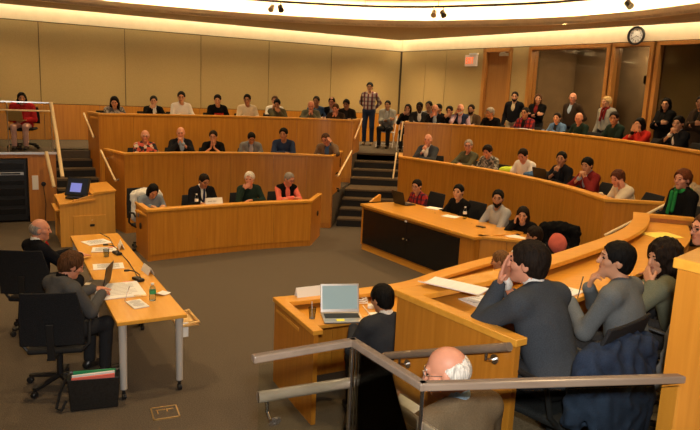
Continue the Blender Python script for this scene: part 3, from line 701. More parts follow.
# presenter platform on the left with its equipment opening
PF0, PF1 = np.array([-7.6, 11.86]), np.array([-5.85, 12.80]); PD = (PF1 - PF0) / np.linalg.norm(PF1 - PF0); PN = np.array([-PD[1], PD[0]])
ZP = 1.37
m = MB()
def pbox(mb, s0, s1, d0, d1, z0, z1):
    P = [PF1 - PD * s0 + PN * d0, PF1 - PD * s1 + PN * d0, PF1 - PD * s1 + PN * d1, PF1 - PD * s0 + PN * d1]
    return mb.prism(lst(P), z0, z1)
pbox(m, .0, .50, 0, .05, 0, ZP - .03); pbox(m, .50, 1.32, 0, .05, 1.26, ZP - .03); pbox(m, 1.32, 2.0, 0, .05, 0, ZP - .03); pbox(m, 0, .05, .05, 1.7, 0, ZP - .03)
m.build('wall_platform', M['panel_end'], structure=True)
m = MB(); pbox(m, .05, 2.0, .62, 1.9, 0, ZP - .03); pbox(m, -.01, 2.0, -.02, 1.9, ZP - .03, ZP); m.build('floor_platform', M['carpet'], structure=True)
m = MB(); pbox(m, -.02, 2.0, -.03, .0, ZP - .035, ZP + .01); m.build('trim_5', M['silver'], structure=True)

# ------------------------------------------------------------------ the curved benches
def bench(name, label, key, z0, zl, e0=1.0, e1=1.0, work=.46, cap=.15, d0=None, d1=None, joints=4, wz=.09, panel=None, cat='desk'):
    t = thing(name, label, cat, (CV[key][0][0], CV[key][0][1], z0))
    inv = Vector(t.location)
    cv = CV[key]; o1, N = offs(cv, .035); capi, _ = offs(cv, cap); o0, _ = offs(cv, -.015)
    def loc(mb): mb.v = [(a - inv.x, b - inv.y, c - inv.z) for a, b, c in mb.v]; return mb
    n = len(cv); m = MB(); js = np.linspace(0, n - 1, joints + 1).round().astype(int)
    for a, b in zip(js, js[1:]):
        A, B = cv[a:b + 1].copy(), o1[a:b + 1].copy()
        A[0] = A[0] + (A[1] - A[0]) * .02; B[0] = B[0] + (B[1] - B[0]) * .02
        dA = (A[1] - A[0]); dA /= np.linalg.norm(dA); A[0] = cv[a] + dA * .004; B[0] = o1[a] + dA * .004
        m.strip(A, B, z0 + .10, zl - .04)
    loc(m).build('front_panel', panel or M['panel'], t)
    m = MB(); m.strip(offs(cv, .008)[0], o1, z0, z0 + .10); loc(m).build('plinth', M['panel_end'], t)
    m = MB(); m.strip(o0, capi, zl - .04, zl); loc(m).build('ledge_cap', M['ledge'], t, .006)
    zw = zl - wz; m = MB(); m.strip(offs(cv, .035)[0], offs(cv, work + .08)[0], zw - .035, zw); loc(m).build('worktop', M['top'], t, .004)
    for i, ln, dr in ((0, e0, d0), (-1, e1, d1)):
        if not ln: continue
        nn = np.array(dr, float) if dr is not None else N[i]; nn = nn / np.linalg.norm(nn)
        p = cv[i]; q = p + nn * ln; tn = (cv[1] - cv[0]) if i == 0 else (cv[-2] - cv[-1]); tn = tn / np.linalg.norm(tn)
        s_ = tn - nn * (tn @ nn); s_ /= np.linalg.norm(s_)
        m = MB(); m.prism([tuple(p), tuple(q), tuple(q + s_ * .04), tuple(p + s_ * .04)], z0, zl - .04); loc(m).build('end_panel', M['panel_end'], t)
        m = MB(); a_ = p - nn * .015 - s_ * .015; b_ = q + nn * .015 - s_ * .015
        m.prism([tuple(a_), tuple(b_), tuple(b_ + s_ * .09), tuple(a_ + s_ * .09)], zl - .04, zl + .001); loc(m).build('end_cap', M['ledge'], t, .005)
    return t
bench('bench_desk', 'low curved wooden front desk of four panels seating four people, left of the stairs', '1L', 0, LEDGE, .80, .92, .50, .15, (-.41, .68), (.12, .88), 4)
bench('bench_desk', 'middle curved wooden desk wall on the left behind the four-panel front desk', '2L', 0, Z2 + LEDGE, 1.0, 1.25, .46, .14, (-.62, .72), (.13, .99), 6)
bench('bench_desk', 'topmost curved wooden desk wall on the left, below the tan wall panels', '3L', Z2, Z3 + LEDGE - .02, .95, 1.1, .46, .14, (-.55, .80), (.16, .99), 7)
bench('bench_desk', 'curved wooden desk wall right of the stairs behind the dark glass-door credenza', '2C', 0, Z2 + LEDGE, .9, .9, .46, .14, (.08, 1), (1, -.1), 7)
bench('bench_desk', 'topmost long curved wooden desk wall on the right, below the clock and booth windows', '3C', Z2, Z3 + LEDGE - .02, .9, .9, .46, .14, (.12, 1), (1, 0), 10)
bench('bench_desk', 'near low curved wooden desk holding the open silver laptop', '1R', 0, LEDGE, .92, 0, .52, .17, (.45, -.88), None, 5)
bench('bench_desk', 'near raised wooden desk with loose papers in front of the man in the grey suit', '2R', 0, Z2 + LEDGE, .98, .62, .50, .16, (.58, -.81), (.95, -.30), 6)
bench('bench_desk', 'tall pale wooden desk end at the right edge, in front of the camera', '3R', Z2, Z3 + LEDGE, .9, 0, .46, .15, (.58, -.81), None, 4, panel=M['lect'])
# credenza with smoked doors at the foot of the stairs
P0, P1 = np.array([.21, 11.48]), np.array([1.78, 9.03]); cd = (P1 - P0) / np.linalg.norm(P1 - P0); cn = np.array([-cd[1], cd[0]]); cn = cn if cn @ (P0 - PIT) > 0 else -cn
CL = np.linalg.norm(P1 - P0)
t = thing('credenza', 'wooden credenza with wide black smoked doors at the foot of the stairs', 'cabinet', (P0[0], P0[1], 0), math.atan2(cd[1], cd[0]))
yy = 1 if (np.array([-cd[1], cd[0]]) @ cn) > 0 else -1
def cb(mb, x0, x1, y0, y1, z0, z1): return mb.box(((x0 + x1) / 2, yy * (y0 + y1) / 2, (z0 + z1) / 2), (x1 - x0, abs(y1 - y0), z1 - z0))
m = MB(); cb(m, 0, CL, .03, .5, 0, .10); m.build('plinth', M['ledge'], t)
m = MB(); cb(m, 0, .05, .0, .62, .10, .79); cb(m, CL - .30, CL, 0, .5, .10, .79); cb(m, .05, CL - .3, .48, .50, .10, .79); cb(m, .05, CL - .3, .02, .5, .10, .13); cb(m, .05, CL - .3, .02, .5, .74, .79); m.build('carcass', M['panel_end'], t)
for k in range(2):
    w_ = (CL - .35) / 2; m = MB(); cb(m, .052 + k * w_, .048 + (k + 1) * w_, .0, .02, .13, .745); dd = m.build('door', M['smoke'], t, .003)
    m = MB(); x_ = .05 + w_ + (-.05 if k == 0 else .05); m.lathe((x_, -.02 * yy, .46), [(.012, -.012), (.018, .0), (.012, .012)], 10); m.build('knob', M['brass'] if k == 0 else M['steel'], dd)
m = MB(); m.prism([tuple(p) for p in [(-.02, -.03 * yy), (CL + .03, -.03 * yy), (CL + .03, .95 * yy), (.10, .95 * yy), (.0, .5 * yy)]], .79, .835); m.build('top', M['top'], t, .006)
# the rest of the centre front row: a narrower desk that turns away behind the near bench
CV['1C'] = cr([(1.83, 9.10), (2.10, 9.03), (2.35, 8.95), (2.60, 8.86)], 8)
bench('bench_desk', 'short wooden desk section right of the dark-door credenza, by the man in grey shirt', '1C', 0, LEDGE, 0, 0, .55, .12, None, None, 2, .03)

# ------------------------------------------------------------------ handrails
def rail(label, pts, r=.022, mat='rail', wall=None, name='handrail', flat=False):
    p0 = Vector(pts[0]); t = thing(name, label, 'handrail', tuple(p0)); m = MB(); L_ = [Vector(p) - p0 for p in pts]
    if flat:
        for a, b in zip(L_, L_[1:]): m.bar(a, b, .05, .035)
    else: m.tube(L_, r, 10)
    m.build('rail', M[mat], t, .004 if flat else 0, not flat)
    if wall is not None:
        w = Vector((wall[0], wall[1], 0))
        for f in (.15, .85):
            k = f * (len(L_) - 1); i = min(int(k), len(L_) - 2); p = L_[i].lerp(L_[i + 1], k - i)
            m = MB(); m.tube([p, p + Vector((0, 0, -.06)), p + w * .7 + Vector((0, 0, -.075)), p + w + Vector((0, 0, -.075))], .008, 8)
            m.lathe(p + w + Vector((0, 0, -.075)), [(.028, -.004), (.028, .004)], 12, (w.x, w.y, 0)); m.build('bracket', M['steel'], t)
    return t
rail('pale handrail on the end of the middle left desk wall, beside the centre stairs', [(-.02, 14.3, 1.53), (-.28, 13.2, 1.10)], .019, wall=(-.08, .01))
rail('pale handrail on the right end of the topmost left desk wall, by the plaid-shirt man', [(.20, 16.5, 2.16), (.03, 15.5, 1.72)], .019, wall=(-.08, .01))
rail('pale handrail on the left end of the topmost right desk wall at the stair top', [(1.22, 16.4, 2.13), (1.12, 15.6, 1.71)], .019, wall=(.08, 0))
rail('pale handrail right of the stairs on the end of the desk wall behind the credenza', [(.98, 14.6, 1.5), (.88, 13.75, 1.03)], .019, wall=(.08, 0))
rail('pale handrail on the left end of the topmost left desk wall', [(-5.72, 13.9, 2.11), (-5.25, 13.2, 1.67)], .019, wall=(.08, .05))
rail('pale handrail on the left end of the middle left desk wall, behind the lectern', [(-4.87, 12.58, 1.47), (-4.34, 11.86, 1.0)], .019, wall=(.08, .05))
rail('pale handrail on the far right desk end panel beside the cream-sweater person', [(4.22, 8.50, 1.53), (3.42, 8.56, 1.03)], .019, wall=(0, .08))
rail('brown handrail on steel brackets along the near raised desk end', [(.262, 3.96, 1.09), (.845, 3.16, 1.50)], .024, 'darkrail', wall=(.055, .04))
rail('pale wooden stair rail sloping down beside the presenter platform', [(-5.84, 12.66, 2.34), (-5.68, 12.50, 1.68), (-5.44, 12.15, .98)], .035)
rail('lower pale wooden rail below the platform edge beside the left stairs', [(-5.92, 12.55, 1.40), (-5.70, 12.35, .75)], .035)
# glass guard in front of the camera
t = thing('glass_guard', 'brown-topped glass guard rail crossing the foreground', 'railing', (.287, 2.18, .70)); o = Vector(t.location)
gp = [Vector((1.62, 2.40, 1.72)), Vector((.287, 2.18, 1.72)), Vector((.036, 2.572, 1.72)), Vector((-.335, 2.36, 1.72))]
for a, b in zip(gp, gp[1:]):
    dv = (b - a).normalized()
    m = MB(); m.bar(a - o - dv * .016, b - o + dv * .016, .036, .030); m.build('top_rail', M['darkrail'], t, .006)
    m = MB(); m.bar(a - o + Vector((0, 0, -.52)) + dv * .012, b - o + Vector((0, 0, -.52)) - dv * .012, .008, .98); m.build('glass_pane', M['glass'], t)
for p in gp[1:3]:
    m = MB(); m.tube([p - o + Vector((0, 0, -1.02)), p - o + Vector((0, 0, -.01))], .0075, 10); m.build('post', M['steel'], t)
t = rail('brown inner handrail below the foreground glass guard', [(-.335, 2.42, 1.53), (.05, 2.60, 1.53), (.13, 2.53, 1.52), (.345, 2.20, 1.52), (.40, 2.12, 1.52)], .024, 'darkrail')
for p, q in (((-.30, 2.435), (-.26, 2.36)), ((.29, 2.285), (.24, 2.26))):
    m = MB(); a = Vector((p[0], p[1], 1.51)) - t.location; b = Vector((q[0], q[1], 1.46)) - t.location
    m.tube([a, a + Vector((0, 0, -.05)), (a + b) / 2 + Vector((0, 0, -.05)), b], .008, 8); m.lathe(b, [(.026, -.004), (.026, .004)], 14, (b - a).normalized()); m.build('bracket', M['steel'], t)
# platform guard
t = thing('platform_guard', 'clear glass guard with thin steel top bar in front of the red-dressed woman', 'railing', (-6.7, 12.36, ZP)); o = Vector(t.location)
a = PF1 - PD * .05 + PN * .03; b = PF1 - PD * 1.95 + PN * .03
A_ = Vector((a[0], a[1], ZP)) - o; B_ = Vector((b[0], b[1], ZP)) - o; up = Vector((0, 0, 1))
m = MB(); m.bar(A_ + up * .96, B_ + up * .96, .03, .025); m.build('top_rail', M['silver'], t)
m = MB(); m.tube([A_ + up * .80, B_ + up * .80], .018); m.build('wooden_rail', M['rail'], t)
for f in (0.0, .4, .9):
    p = A_.lerp(B_, f); m = MB(); m.tube([p + up * .01, p + up * .96], .010); m.build('post', M['silver'], t)
m = MB(); m.bar(A_ + up * .5, B_ + up * .5, .008, .8); m.build('glass_pane', M['glass'], t)
# ------------------------------------------------------------------ panel tables and what lies on them
TR = math.atan2(.487, .873); TO = np.array([-1.93, 5.27]); TX = np.array([.873, .487]); TY = np.array([-.487, .873])
def tw(x, y, z): p = TO + TX * x + TY * y; return (p[0], p[1], z)
def table(y0, label):
    t = thing('conference_table', label, 'table', tw(.29, y0 + .9, 0), TR, 'panel tables')
    m = MB(); m.box((0, 0, .7225), (.60, 1.79, .035)); m.build('tabletop', M['table'], t, .006)
    m = MB(); m.box((0, 0, .69), (.40, 1.5, .03)); m.build('frame', M['legm'], t)
    for sx_ in (-1, 1):
        for sy in (-1, 1):
            x, y = sx_ * .245, sy * .83
            m = MB(); m.tube([(x, y, .10), (x, y, .70)], [.030, .036], 18); lg = m.build('leg', M['legm'], t, 0, True)
            m = MB(); m.tube([(x, y, .05), (x, y, .10)], .014, 10); m.lathe((x - .016, y, .03), [(.028, 0), (.030, .004), (.030, .012), (.028, .016)], 14, (1, 0, 0)); m.lathe((x + .002, y, .03), [(.028, 0), (.030, .004), (.030, .012), (.028, .016)], 14, (1, 0, 0)); m.build('caster', M['black'], lg)
    return t
t1 = table(0, 'near maple table with grey tube legs where the short-haired woman writes')
t2 = table(1.80, 'far maple table where the bald panelist sits, next to the lectern')
m = MB(); m.box((.33, -.62, .60), (.20, .42, .012)); m.tube([(.25, -.80, .60), (.44, -.80, .625)], .010); m.tube([(.25, -.45, .60), (.44, -.45, .62)], .010); m.bar((.43, -.82, .62), (.43, -.44, .62), .02, .02)
m.build('fold_out_tray', M['brass'], t1, .003)
m = MB(); m.box((.30, -.80, .56), (.07, .008, .14)); m.build('hanging_tag', M['white'], t1, .002)
def sheet(name, label, cat, x, y, w, l, rz, z=.742, th=.004, mat='paper', lines=True, tilt=0, group=None, curl=0):
    t = thing(name, label, cat, (x, y, z), rz, group); m = MB(); n = 8
    top, bot = [], []
    for i in range(n + 1):
        u = i / n - .5; zz = curl * (2 * u) ** 2 * (1 if u < 0 else .3) + tilt * u
        for sgn in (-1, 1): top.append((u * w, sgn * l / 2, zz + th)); bot.append((u * w, sgn * l / 2, zz))
    v = top + bot; k = len(top); f = []
    for i in range(n):
        a = 2 * i; f += [(a, a + 2, a + 3, a + 1), (k + a, k + a + 1, k + a + 3, k + a + 2), (a, k + a, k + a + 2, a + 2), (a + 1, a + 3, k + a + 3, k + a + 1)]
    f += [(0, 1, k + 1, k), (2 * n, k + 2 * n, k + 2 * n + 1, 2 * n + 1)]
    m.add(v, f); m.build('page', M[mat], t)
    if lines:
        m = MB()
        for i in range(9):
            y_ = l * (.40 - .09 * i); wd = w * (.80 if i % 4 else .5)
            m.box((-(w * .80 - wd) / 2 * 0, y_, th + .0012 + (curl * .2)), (wd * .9, .006, .0008)) if curl == 0 else None
        if m.v: m.build('printed_lines', M['ink'], t)
    return t
def at3(x, y): return x, y
sheet('paper_sheet', 'loose white printed page near the far end of the panel tables', 'paper', -3.22, 8.10, .30, .26, TR + .3)
sheet('paper_sheet', 'white page with red tabs under the bald panelist\'s hand', 'paper', -2.98, 7.72, .28, .24, TR - .2, .747)
m = MB(); m.box((-2.93, 7.83, .754), (.09, .02, .004), Matrix.Rotation(TR + .5, 3, 'Z')); tag(m.build('page_flag', M['pink']), 'red page flag lying on the papers before the bald panelist', 'flag')
sheet('paper_sheet', 'plain white page lying between the two panelists', 'paper', -2.66, 7.0, .32, .24, TR - .1)
sheet('document_stack', 'big spread of white pages with a red folder edge before the writing woman', 'papers', -2.24, 6.14, .44, .50, TR, .743, .010)
m = MB(); m.box((-2.24, 6.43, .7455), (.10, .06, .004), Matrix.Rotation(TR, 3, 'Z')); tag(m.build('folder', M['pink']), 'red folder corner beyond the white pages of the writing woman', 'folder')
sheet('notepad', 'white notepad under the writing woman\'s hand at the table edge', 'notepad', -1.93, 5.76, .14, .24, TR + .15, .743, .008)
sheet('napkin', 'crumpled white napkin beside the small clear water bottle on the panel table', 'napkin', -1.80, 6.10, .13, .11, TR + .6, .743, .004, lines=False, curl=.02)
def tent(label, x, y, z, rz, w=.24, h=.075, group=None, word=True):
    t = thing('name_card', label, 'name card', (x, y, z), rz, group); m = MB()
    for s in (-1, 1): m.bar((0, s * .035, .001), (0, s * .002, h), w, .003, (1, 0, 0)) if False else m.add([(-w / 2, s * .035, 0), (w / 2, s * .035, 0), (w / 2, s * .002, h), (-w / 2, s * .002, h), (-w / 2, s * .031, 0), (w / 2, s * .031, 0), (w / 2, s * -.002, h - .002), (-w / 2, s * -.002, h - .002)], [(0, 1, 2, 3), (7, 6, 5, 4), (0, 4, 5, 1), (1, 5, 6, 2), (2, 6, 7, 3), (3, 7, 4, 0)])
    m.build('card', M['white'], t)
    m = MB(); x0 = -w * .36
    for i in range(11):
        if i == 5: x0 += .014; continue
        a = random.uniform(.006, .011); m.box((x0 + a / 2, -.0205 - .001, h * .45), (a, .0016, .016 if i in (0, 6) else .011), Matrix.Rotation(-math.atan2(.033, h), 3, 'X')); x0 += a + .005
    m.build('lettering', M['ink'], t)
    return t
tent('white folded name card before the bald panelist at the table edge', -2.83, 7.88, .742, TR + PI / 2 - .1)
tent('white folded name card at the table edge before the writing woman', -2.17, 6.83, .742, TR + PI / 2 + .1)
tent('white folded name card on the front desk before the man in dark suit and tie', -2.30, 10.80, LEDGE + .001, .58, .30, .10)
tent('white folded name card on the corner of the near low desk by the laptop', -.345, 5.97, LEDGE + .001, -2.65, .30, .09)
def mic(label, x, y, rz, path):
    t = thing('conference_microphone', label, 'microphone', (x, y, .741), rz); m = MB()
    m.box((0, 0, .016), (.07, .15, .03)); m.build('base', M['black'], t, .008)
    m = MB(); m.tube([(0, -.05, .03), (-.02, -.07, .08), (-.08, -.08, .13), (-.14, -.08, .15)], .005, 8); m.tube([(-.14, -.08, .15), (-.19, -.08, .155)], .011, 10); m.build('gooseneck', M['black'], t, 0, True)
    m = MB(); R_ = Matrix.Rotation(-rz, 3, 'Z'); m.tube([R_ @ (Vector((p[0] - x, p[1] - y, .005))) for p in path], .005, 6); m.build('cable', M['cable'], t, 0, True)
mic('black gooseneck microphone on the table between the writing woman\'s pages and name card', -2.17, 6.52, TR + .3, [(-2.20, 6.60), (-2.32, 6.85), (-2.50, 7.20), (-2.68, 7.5)])
mic('black gooseneck microphone by the bald panelist\'s outstretched hand', -2.76, 7.55, TR + .2, [(-2.80, 7.62), (-2.95, 7.95), (-3.15, 8.35), (-3.38, 8.62)])
def bottle(label, x, y, z, h=.20, lab='green', r=.031):
    t = thing('water_bottle', label, 'bottle', (x, y, z)); m = MB()
    m.lathe((0, 0, 0), [(r * .9, 0), (r, .008), (r, h * .35), (r * .93, h * .38), (r, h * .42), (r, h * .62), (r * .8, h * .76), (r * .42, h * .86), (r * .42, h * .93)], 16); m.build('bottle_body', M['bottle'], t, 0, True)
    m = MB(); m.lathe((0, 0, 0), [(r * 1.02, h * .40), (r * 1.02, h * .60)], 16); m.build('bottle_label', M[lab], t)
    m = MB(); m.lathe((0, 0, 0), [(r * .48, h * .91), (r * .48, h)], 12); m.build('cap', M['white'], t)
bottle('small clear water bottle with green label on the panel table', -1.83, 5.90, .741, .17)
bottle('clear water bottle on the front desk left of the man in dark suit and tie', -2.62, 10.93, LEDGE - .085, .22, 'white')
bottle('clear water bottle before the man in black sweater behind the credenza', 1.86, 10.40, .837, .20, 'white')
bottle('clear water bottle standing on the lectern beside its tilted screen', -4.97, 11.46, .82, .24, 'white')
t = thing('eyeglasses', 'folded eyeglasses lying beside the clear bottle on the panel table', 'glasses', (-1.98, 6.00, .742), .4); m = MB()
for s in (-1, 1): m.tube([(s * .035 + .024 * math.cos(a), .018 * math.sin(a), .012) for a in np.linspace(0, 2 * PI, 13)], .0022, 6); m.tube([(s * .06, 0, .012), (-s * .05, -.02, .006)], .0022, 6)
m.tube([(-.011, 0, .014), (.011, 0, .014)], .002, 6); m.build('wire_frame', M['brass'], t)
t = thing('drinking_glass', 'small clear drinking glass by the bald panelist\'s hand', 'glass', (-2.84, 7.42, .741)); m = MB(); m.lathe((0, 0, 0), [(.028, 0), (.034, .09), (.031, .09), (.026, .008)], 16); m.build('tumbler', M['bottle'], t, 0, True)
def laptop(label, x, y, z, rz, shell, scr, open_=100, w=.34, d=.235, note=False):
    t = thing('laptop', label, 'laptop', (x, y, z), rz); m = MB(); m.box((0, 0, .010), (w, d, .018)); m.build('base', shell, t, .004)
    m = MB(); m.box((0, .03, .0195), (w * .88, d * .48, .002))
    m.build('keyboard', M['black'], t); m = MB(); m.box((0, -.075, .0195), (w * .28, d * .26, .0015)); m.build('touchpad', M['silver'], t)
    a = math.radians(open_ - 90); R_ = Matrix.Rotation(-a, 3, 'X'); c = Vector((0, d / 2, .018))
    m = MB(); m.box(c + R_ @ Vector((0, .004, d * .5)), (w, .008, d), R_); li = m.build('lid', shell, t, .003)
    m = MB(); m.box(c + R_ @ Vector((0, -.0012, d * .52)), (w * .90, .003, d * .82), R_); m.build('screen', scr, li)
    if note: m = MB(); m.box((-.03, -.085, .0205), (.07, .05, .001)); m.build('sticky_note', M['yellow'], t)
    return t
laptop('open silver laptop with lit grey screen on the near low desk', -.03, 5.60, LEDGE - .089, .18, M['silver'], M['screen'], 108, .36, .26, True)
laptop('dark blue-edged laptop open before the writing woman', -2.52, 6.28, .741, TR - 1.95, M['black'], M['darkscreen'], 100, .30, .21)
laptop('black laptop of the plaid-shirted man on the credenza', .98, 11.60, .837, 2.15, M['black'], M['darkscreen'], 105)
laptop('black laptop on the middle desk before the dark-suited man with clasped chin', 3.30, 11.0, Z2 + LEDGE - .088, 2.0, M['black'], M['darkscreen'], 105)
# near desk odds and ends
t = thing('drinking_glass', 'clear plastic cup on the near low desk beside the laptop', 'cup', (-.30, 5.58, LEDGE - .089)); m = MB(); m.lathe((0, 0, 0), [(.026, 0), (.036, .10), (.033, .10), (.024, .006)], 16); m.build('tumbler', M['bottle'], t, 0, True)
m = MB(); m.tube([(-.30, 5.58, LEDGE - .08), (-.305, 5.575, LEDGE + .07)], .004, 6); tag(m.build('drinking_straw', M['white']), 'thin white straw standing in the plastic cup by the laptop', 'straw')
m = MB(); pts = []
for i in range(40):
    a = i * .55; pts.append((.13 + .085 * math.cos(a) * (1 - i * .006), 6.02 + .05 * math.sin(a) + .002 * i, LEDGE - .084 + .012 * abs(math.sin(i * .9)) + .0012 * i))
m.tube(pts, .004, 6); m.tube([(.18, 5.62, LEDGE - .082), (.22, 5.75, LEDGE - .082), (.16, 5.98, LEDGE - .080)], .004, 6)
tag(m.build('charging_cable', M['white'], None, 0, True), 'coiled white charging cable behind the silver laptop', 'cable')
m = MB(); m.box((.24, 5.94, LEDGE - .070), (.07, .07, .035)); tag(m.build('power_adapter', M['white'], None, .008), 'white power adapter block in the coil of cable', 'adapter')
sheet('paper_sheet', 'white page right of the silver laptop before the near seated man', 'paper', .36, 5.70, .22, .28, .4, LEDGE - .088, lines=False)
sheet('document_stack', 'curling white printed pages lying across the near desk ledge beside the grey suit', 'papers', .70, 4.14, .24, .40, .95, Z2 + LEDGE + .003, .006, lines=False, curl=.028)
sheet('paper_sheet', 'white page on the worktop under the grey-suited man\'s elbow', 'paper', .92, 4.12, .22, .30, .55, Z2 + LEDGE - .088)
sheet('notepad', 'white notepad before the woman in grey sweater', 'notepad', 1.50, 4.52, .24, .32, .75, Z2 + LEDGE - .088, .008)
sheet('paper_sheet', 'yellow sheet at the far end of the near raised desk', 'paper', 3.28, 6.72, .34, .26, .2, Z2 + LEDGE - .088, .006, 'yellowpaper', False)
sheet('paper_sheet', 'white page before the man in plaid red shirt behind the credenza', 'paper', 1.46, 11.30, .22, .28, .9, .837, lines=False)
sheet('paper_sheet', 'white page before the man in black sweater behind the credenza', 'paper', 1.66, 10.55, .22, .26, .9, .837, lines=False)
sheet('paper_sheet', 'white page before the dark-haired woman next to the man in grey shirt', 'paper', 2.42, 9.25, .22, .26, .5, LEDGE - .028, lines=False)
sheet('paper_sheet', 'white page on the ledge of the topmost right desk wall below the door', 'paper', 3.72, 14.46, .40, .12, -1.0, Z3 + LEDGE - .018, lines=False)
m = MB(); m.box((2.00, 9.75, .845), (.07, .14, .012), Matrix.Rotation(.7, 3, 'Z')); tag(m.build('phone', M['gloss'], None, .003), 'black phone on the worktop before the bearded man in grey shirt', 'phone')
m = MB(); m.add([(0, 0, 0), (.22, 0, 0), (.22, .06, 0), (0, .06, 0), (.20, 0, .13), (.22, 0, .13), (.22, .06, .13), (.20, .06, .13)], [(0, 3, 2, 1), (0, 1, 5, 4), (3, 7, 6, 2), (0, 4, 7, 3), (1, 2, 6, 5), (4, 5, 6, 7)])
o = m.build('wooden_wedge', M['ledge'], None, .003); o.location = (.36, 11.68, .836); o.rotation_euler = (0, 0, .5); tag(o, 'small wooden wedge on the far left corner of the credenza top', 'wedge')
m = MB(); m.box((0, 0, 0), (.045, .016, .03)); o = m.build('camera_sensor', M['white'], None, .004); o.location = (.905, 10.33, .765); o.rotation_euler = (0, 0, -1.0); tag(o, 'small white sensor at the top centre of the credenza doors', 'sensor')
# lectern
FR = np.array([-4.06, 11.06]); LX = np.array([.875, .484]); LY = np.array([-.484, .875]); FL = FR - LX * .88
t = thing('lectern', 'maple lectern with slanted top standing behind the panel tables', 'lectern', (FL[0], FL[1], 0), math.atan2(.484, .875))
prof = [(0, .72), (.56, .90), (.88, .92)]
m = MB(); m.add([(0, 0, .0), (.88, 0, 0), (.88, 0, .92), (.56, 0, .90), (0, 0, .72), (0, .035, .0), (.88, .035, 0), (.88, .035, .92), (.56, .035, .90), (0, .035, .72)], [(0, 1, 2, 3, 4), (9, 8, 7, 6, 5), (0, 5, 6, 1), (1, 6, 7, 2), (2, 7, 8, 3), (3, 8, 9, 4), (4, 9, 5, 0)]); sp = m.build('side_panel', M['lect'], t, .004)
m = MB(); m.box((.46, -.010, .36), (.52, .02, .34)); dr = m.build('door', M['lect'], t, .005)
m = MB(); m.box((.50, -.026, .36), (.075, .012, .04)); m.build('latch', M['black'], dr, .004); m = MB(); m.lathe((.50, -.022, .45), [(.012, 0), (.012, .006)], 10, (0, -1, 0)); m.build('lock', M['brass'], dr)
m = MB(); m.add([(0, 1.0, .0), (.88, 1.0, 0), (.88, 1.0, .92), (.56, 1.0, .90), (0, 1.0, .72), (0, 1.035, .0), (.88, 1.035, 0), (.88, 1.035, .92), (.56, 1.035, .90), (0, 1.035, .72)], [(0, 1, 2, 3, 4), (9, 8, 7, 6, 5), (0, 5, 6, 1), (1, 6, 7, 2), (2, 7, 8, 3), (3, 8, 9, 4), (4, 9, 5, 0)]); m.build('side_panel', M['lect'], t, .004)
m = MB(); m.box((.865, .5175, .46), (.03, .965, .92)); m.build('front_panel', M['lect'], t, .004)
m = MB(); m.box((.03, .5175, .345), (.03, .965, .69)); m.build('back_panel', M['lect'], t, .004)
m = MB(); m.bar((.0, .5175, .725), (.56, .5175, .80), 1.09, .03, (0, 0, 1)); m.build('desk_top', M['ledge'], t, .004)
m = MB(); m.add([(.50, -.02, .87), (.90, -.02, .925), (.90, 1.055, .925), (.50, 1.055, .87), (.50, -.02, .90), (.56, -.02, .925), (.90, -.02, .955), (.90, 1.055, .955), (.56, 1.055, .925), (.50, 1.055, .90)], [(0, 1, 6, 5, 4), (3, 9, 8, 7, 2), (0, 3, 2, 1), (1, 2, 7, 6), (6, 7, 8, 5), (5, 8, 9, 4), (4, 9, 3, 0)]); m.build('hood', M['ledge'], t, .004)
m = MB(); m.box((-.03, .42, .62), (.08, .72, .025)); m.build('pull_out_shelf', M['ledge'], t, .004)
mt = thing('monitor', 'tilted black touch monitor with blue picture on the lectern top', 'monitor', tuple((FL + LX * .30 + LY * .36)) + (.775,), math.atan2(.484, .875) + .95)
m = MB(); m.box((0, 0, .02), (.30, .24, .04)); m.build('stand', M['black'], mt, .01)
R_ = Matrix.Rotation(D(52), 3, 'Y') @ Matrix.Rotation(0, 3, 'Z')
m = MB(); m.box((.06, 0, .19), (.34, .42, .035), Matrix.Rotation(D(-66), 3, 'Y')); m.build('housing', M['black'], mt, .01)
m = MB(); m.box(Vector((.06, 0, .19)) + Matrix.Rotation(D(-66), 3, 'Y') @ Vector((0, 0, .0185)), (.28, .36, .002), Matrix.Rotation(D(-66), 3, 'Y')); m.build('screen', M['darkscreen'], mt)
m = MB(); m.box(Vector((.06, 0, .19)) + Matrix.Rotation(D(-66), 3, 'Y') @ Vector((-.02, .02, .0202)), (.16, .20, .001), Matrix.Rotation(D(-66), 3, 'Y')); m.build('picture', M['bluescreen'], mt)
m = MB(); m.box(tuple((FL + LX * .25 + LY * .70)) + (.785,), (.12, .40, .03), Matrix.Rotation(math.atan2(.484, .875), 3, 'Z')); tag(m.build('keyboard', M['black'], None, .006), 'black keyboard lying on the lectern beside the monitor', 'keyboard')
# equipment rack under the platform, outlet, socket
c0 = PF1 - PD * .91 + PN * .30
t = thing('equipment_rack', 'black equipment rack built into the platform front on the left', 'rack', (c0[0], c0[1], 0), math.atan2(PD[1], PD[0]))
m = MB(); m.box((0, 0, .64), (.76, .56, 1.20)); m.build('cabinet', M['gloss'], t, .006)
for z, h_ in ((1.10, .14), (.96, .07), (.78, .09), (.60, .16), (.40, .14), (.22, .12)):
    m = MB(); m.box((0, -.285, z), (.66, .015, h_ - .015)); u_ = m.build('rack_unit', M['smoke'] if z != .96 else M['silver'], t, .003)
    if z == .96: m = MB(); m.box((.10, -.294, z), (.34, .004, .03)); m.build('display', M['black'], u_)
m = MB(); pbox(m, .33, .44, -.012, .0, .64, .92); tag(m.build('outlet_panel', M['white'], None, .003), 'white outlet panel on the platform front right of the equipment rack', 'outlet')
q = PF1 - PD * .24
t = thing('cable_socket', 'dark round socket with a hanging cable on the platform front', 'socket', (q[0], q[1], .75)); m = MB(); m.lathe((0, 0, 0), [(.045, 0), (.045, .02), (.02, .025)], 14, (-PN[0], -PN[1], 0)); m.build('face', M['black'], t)
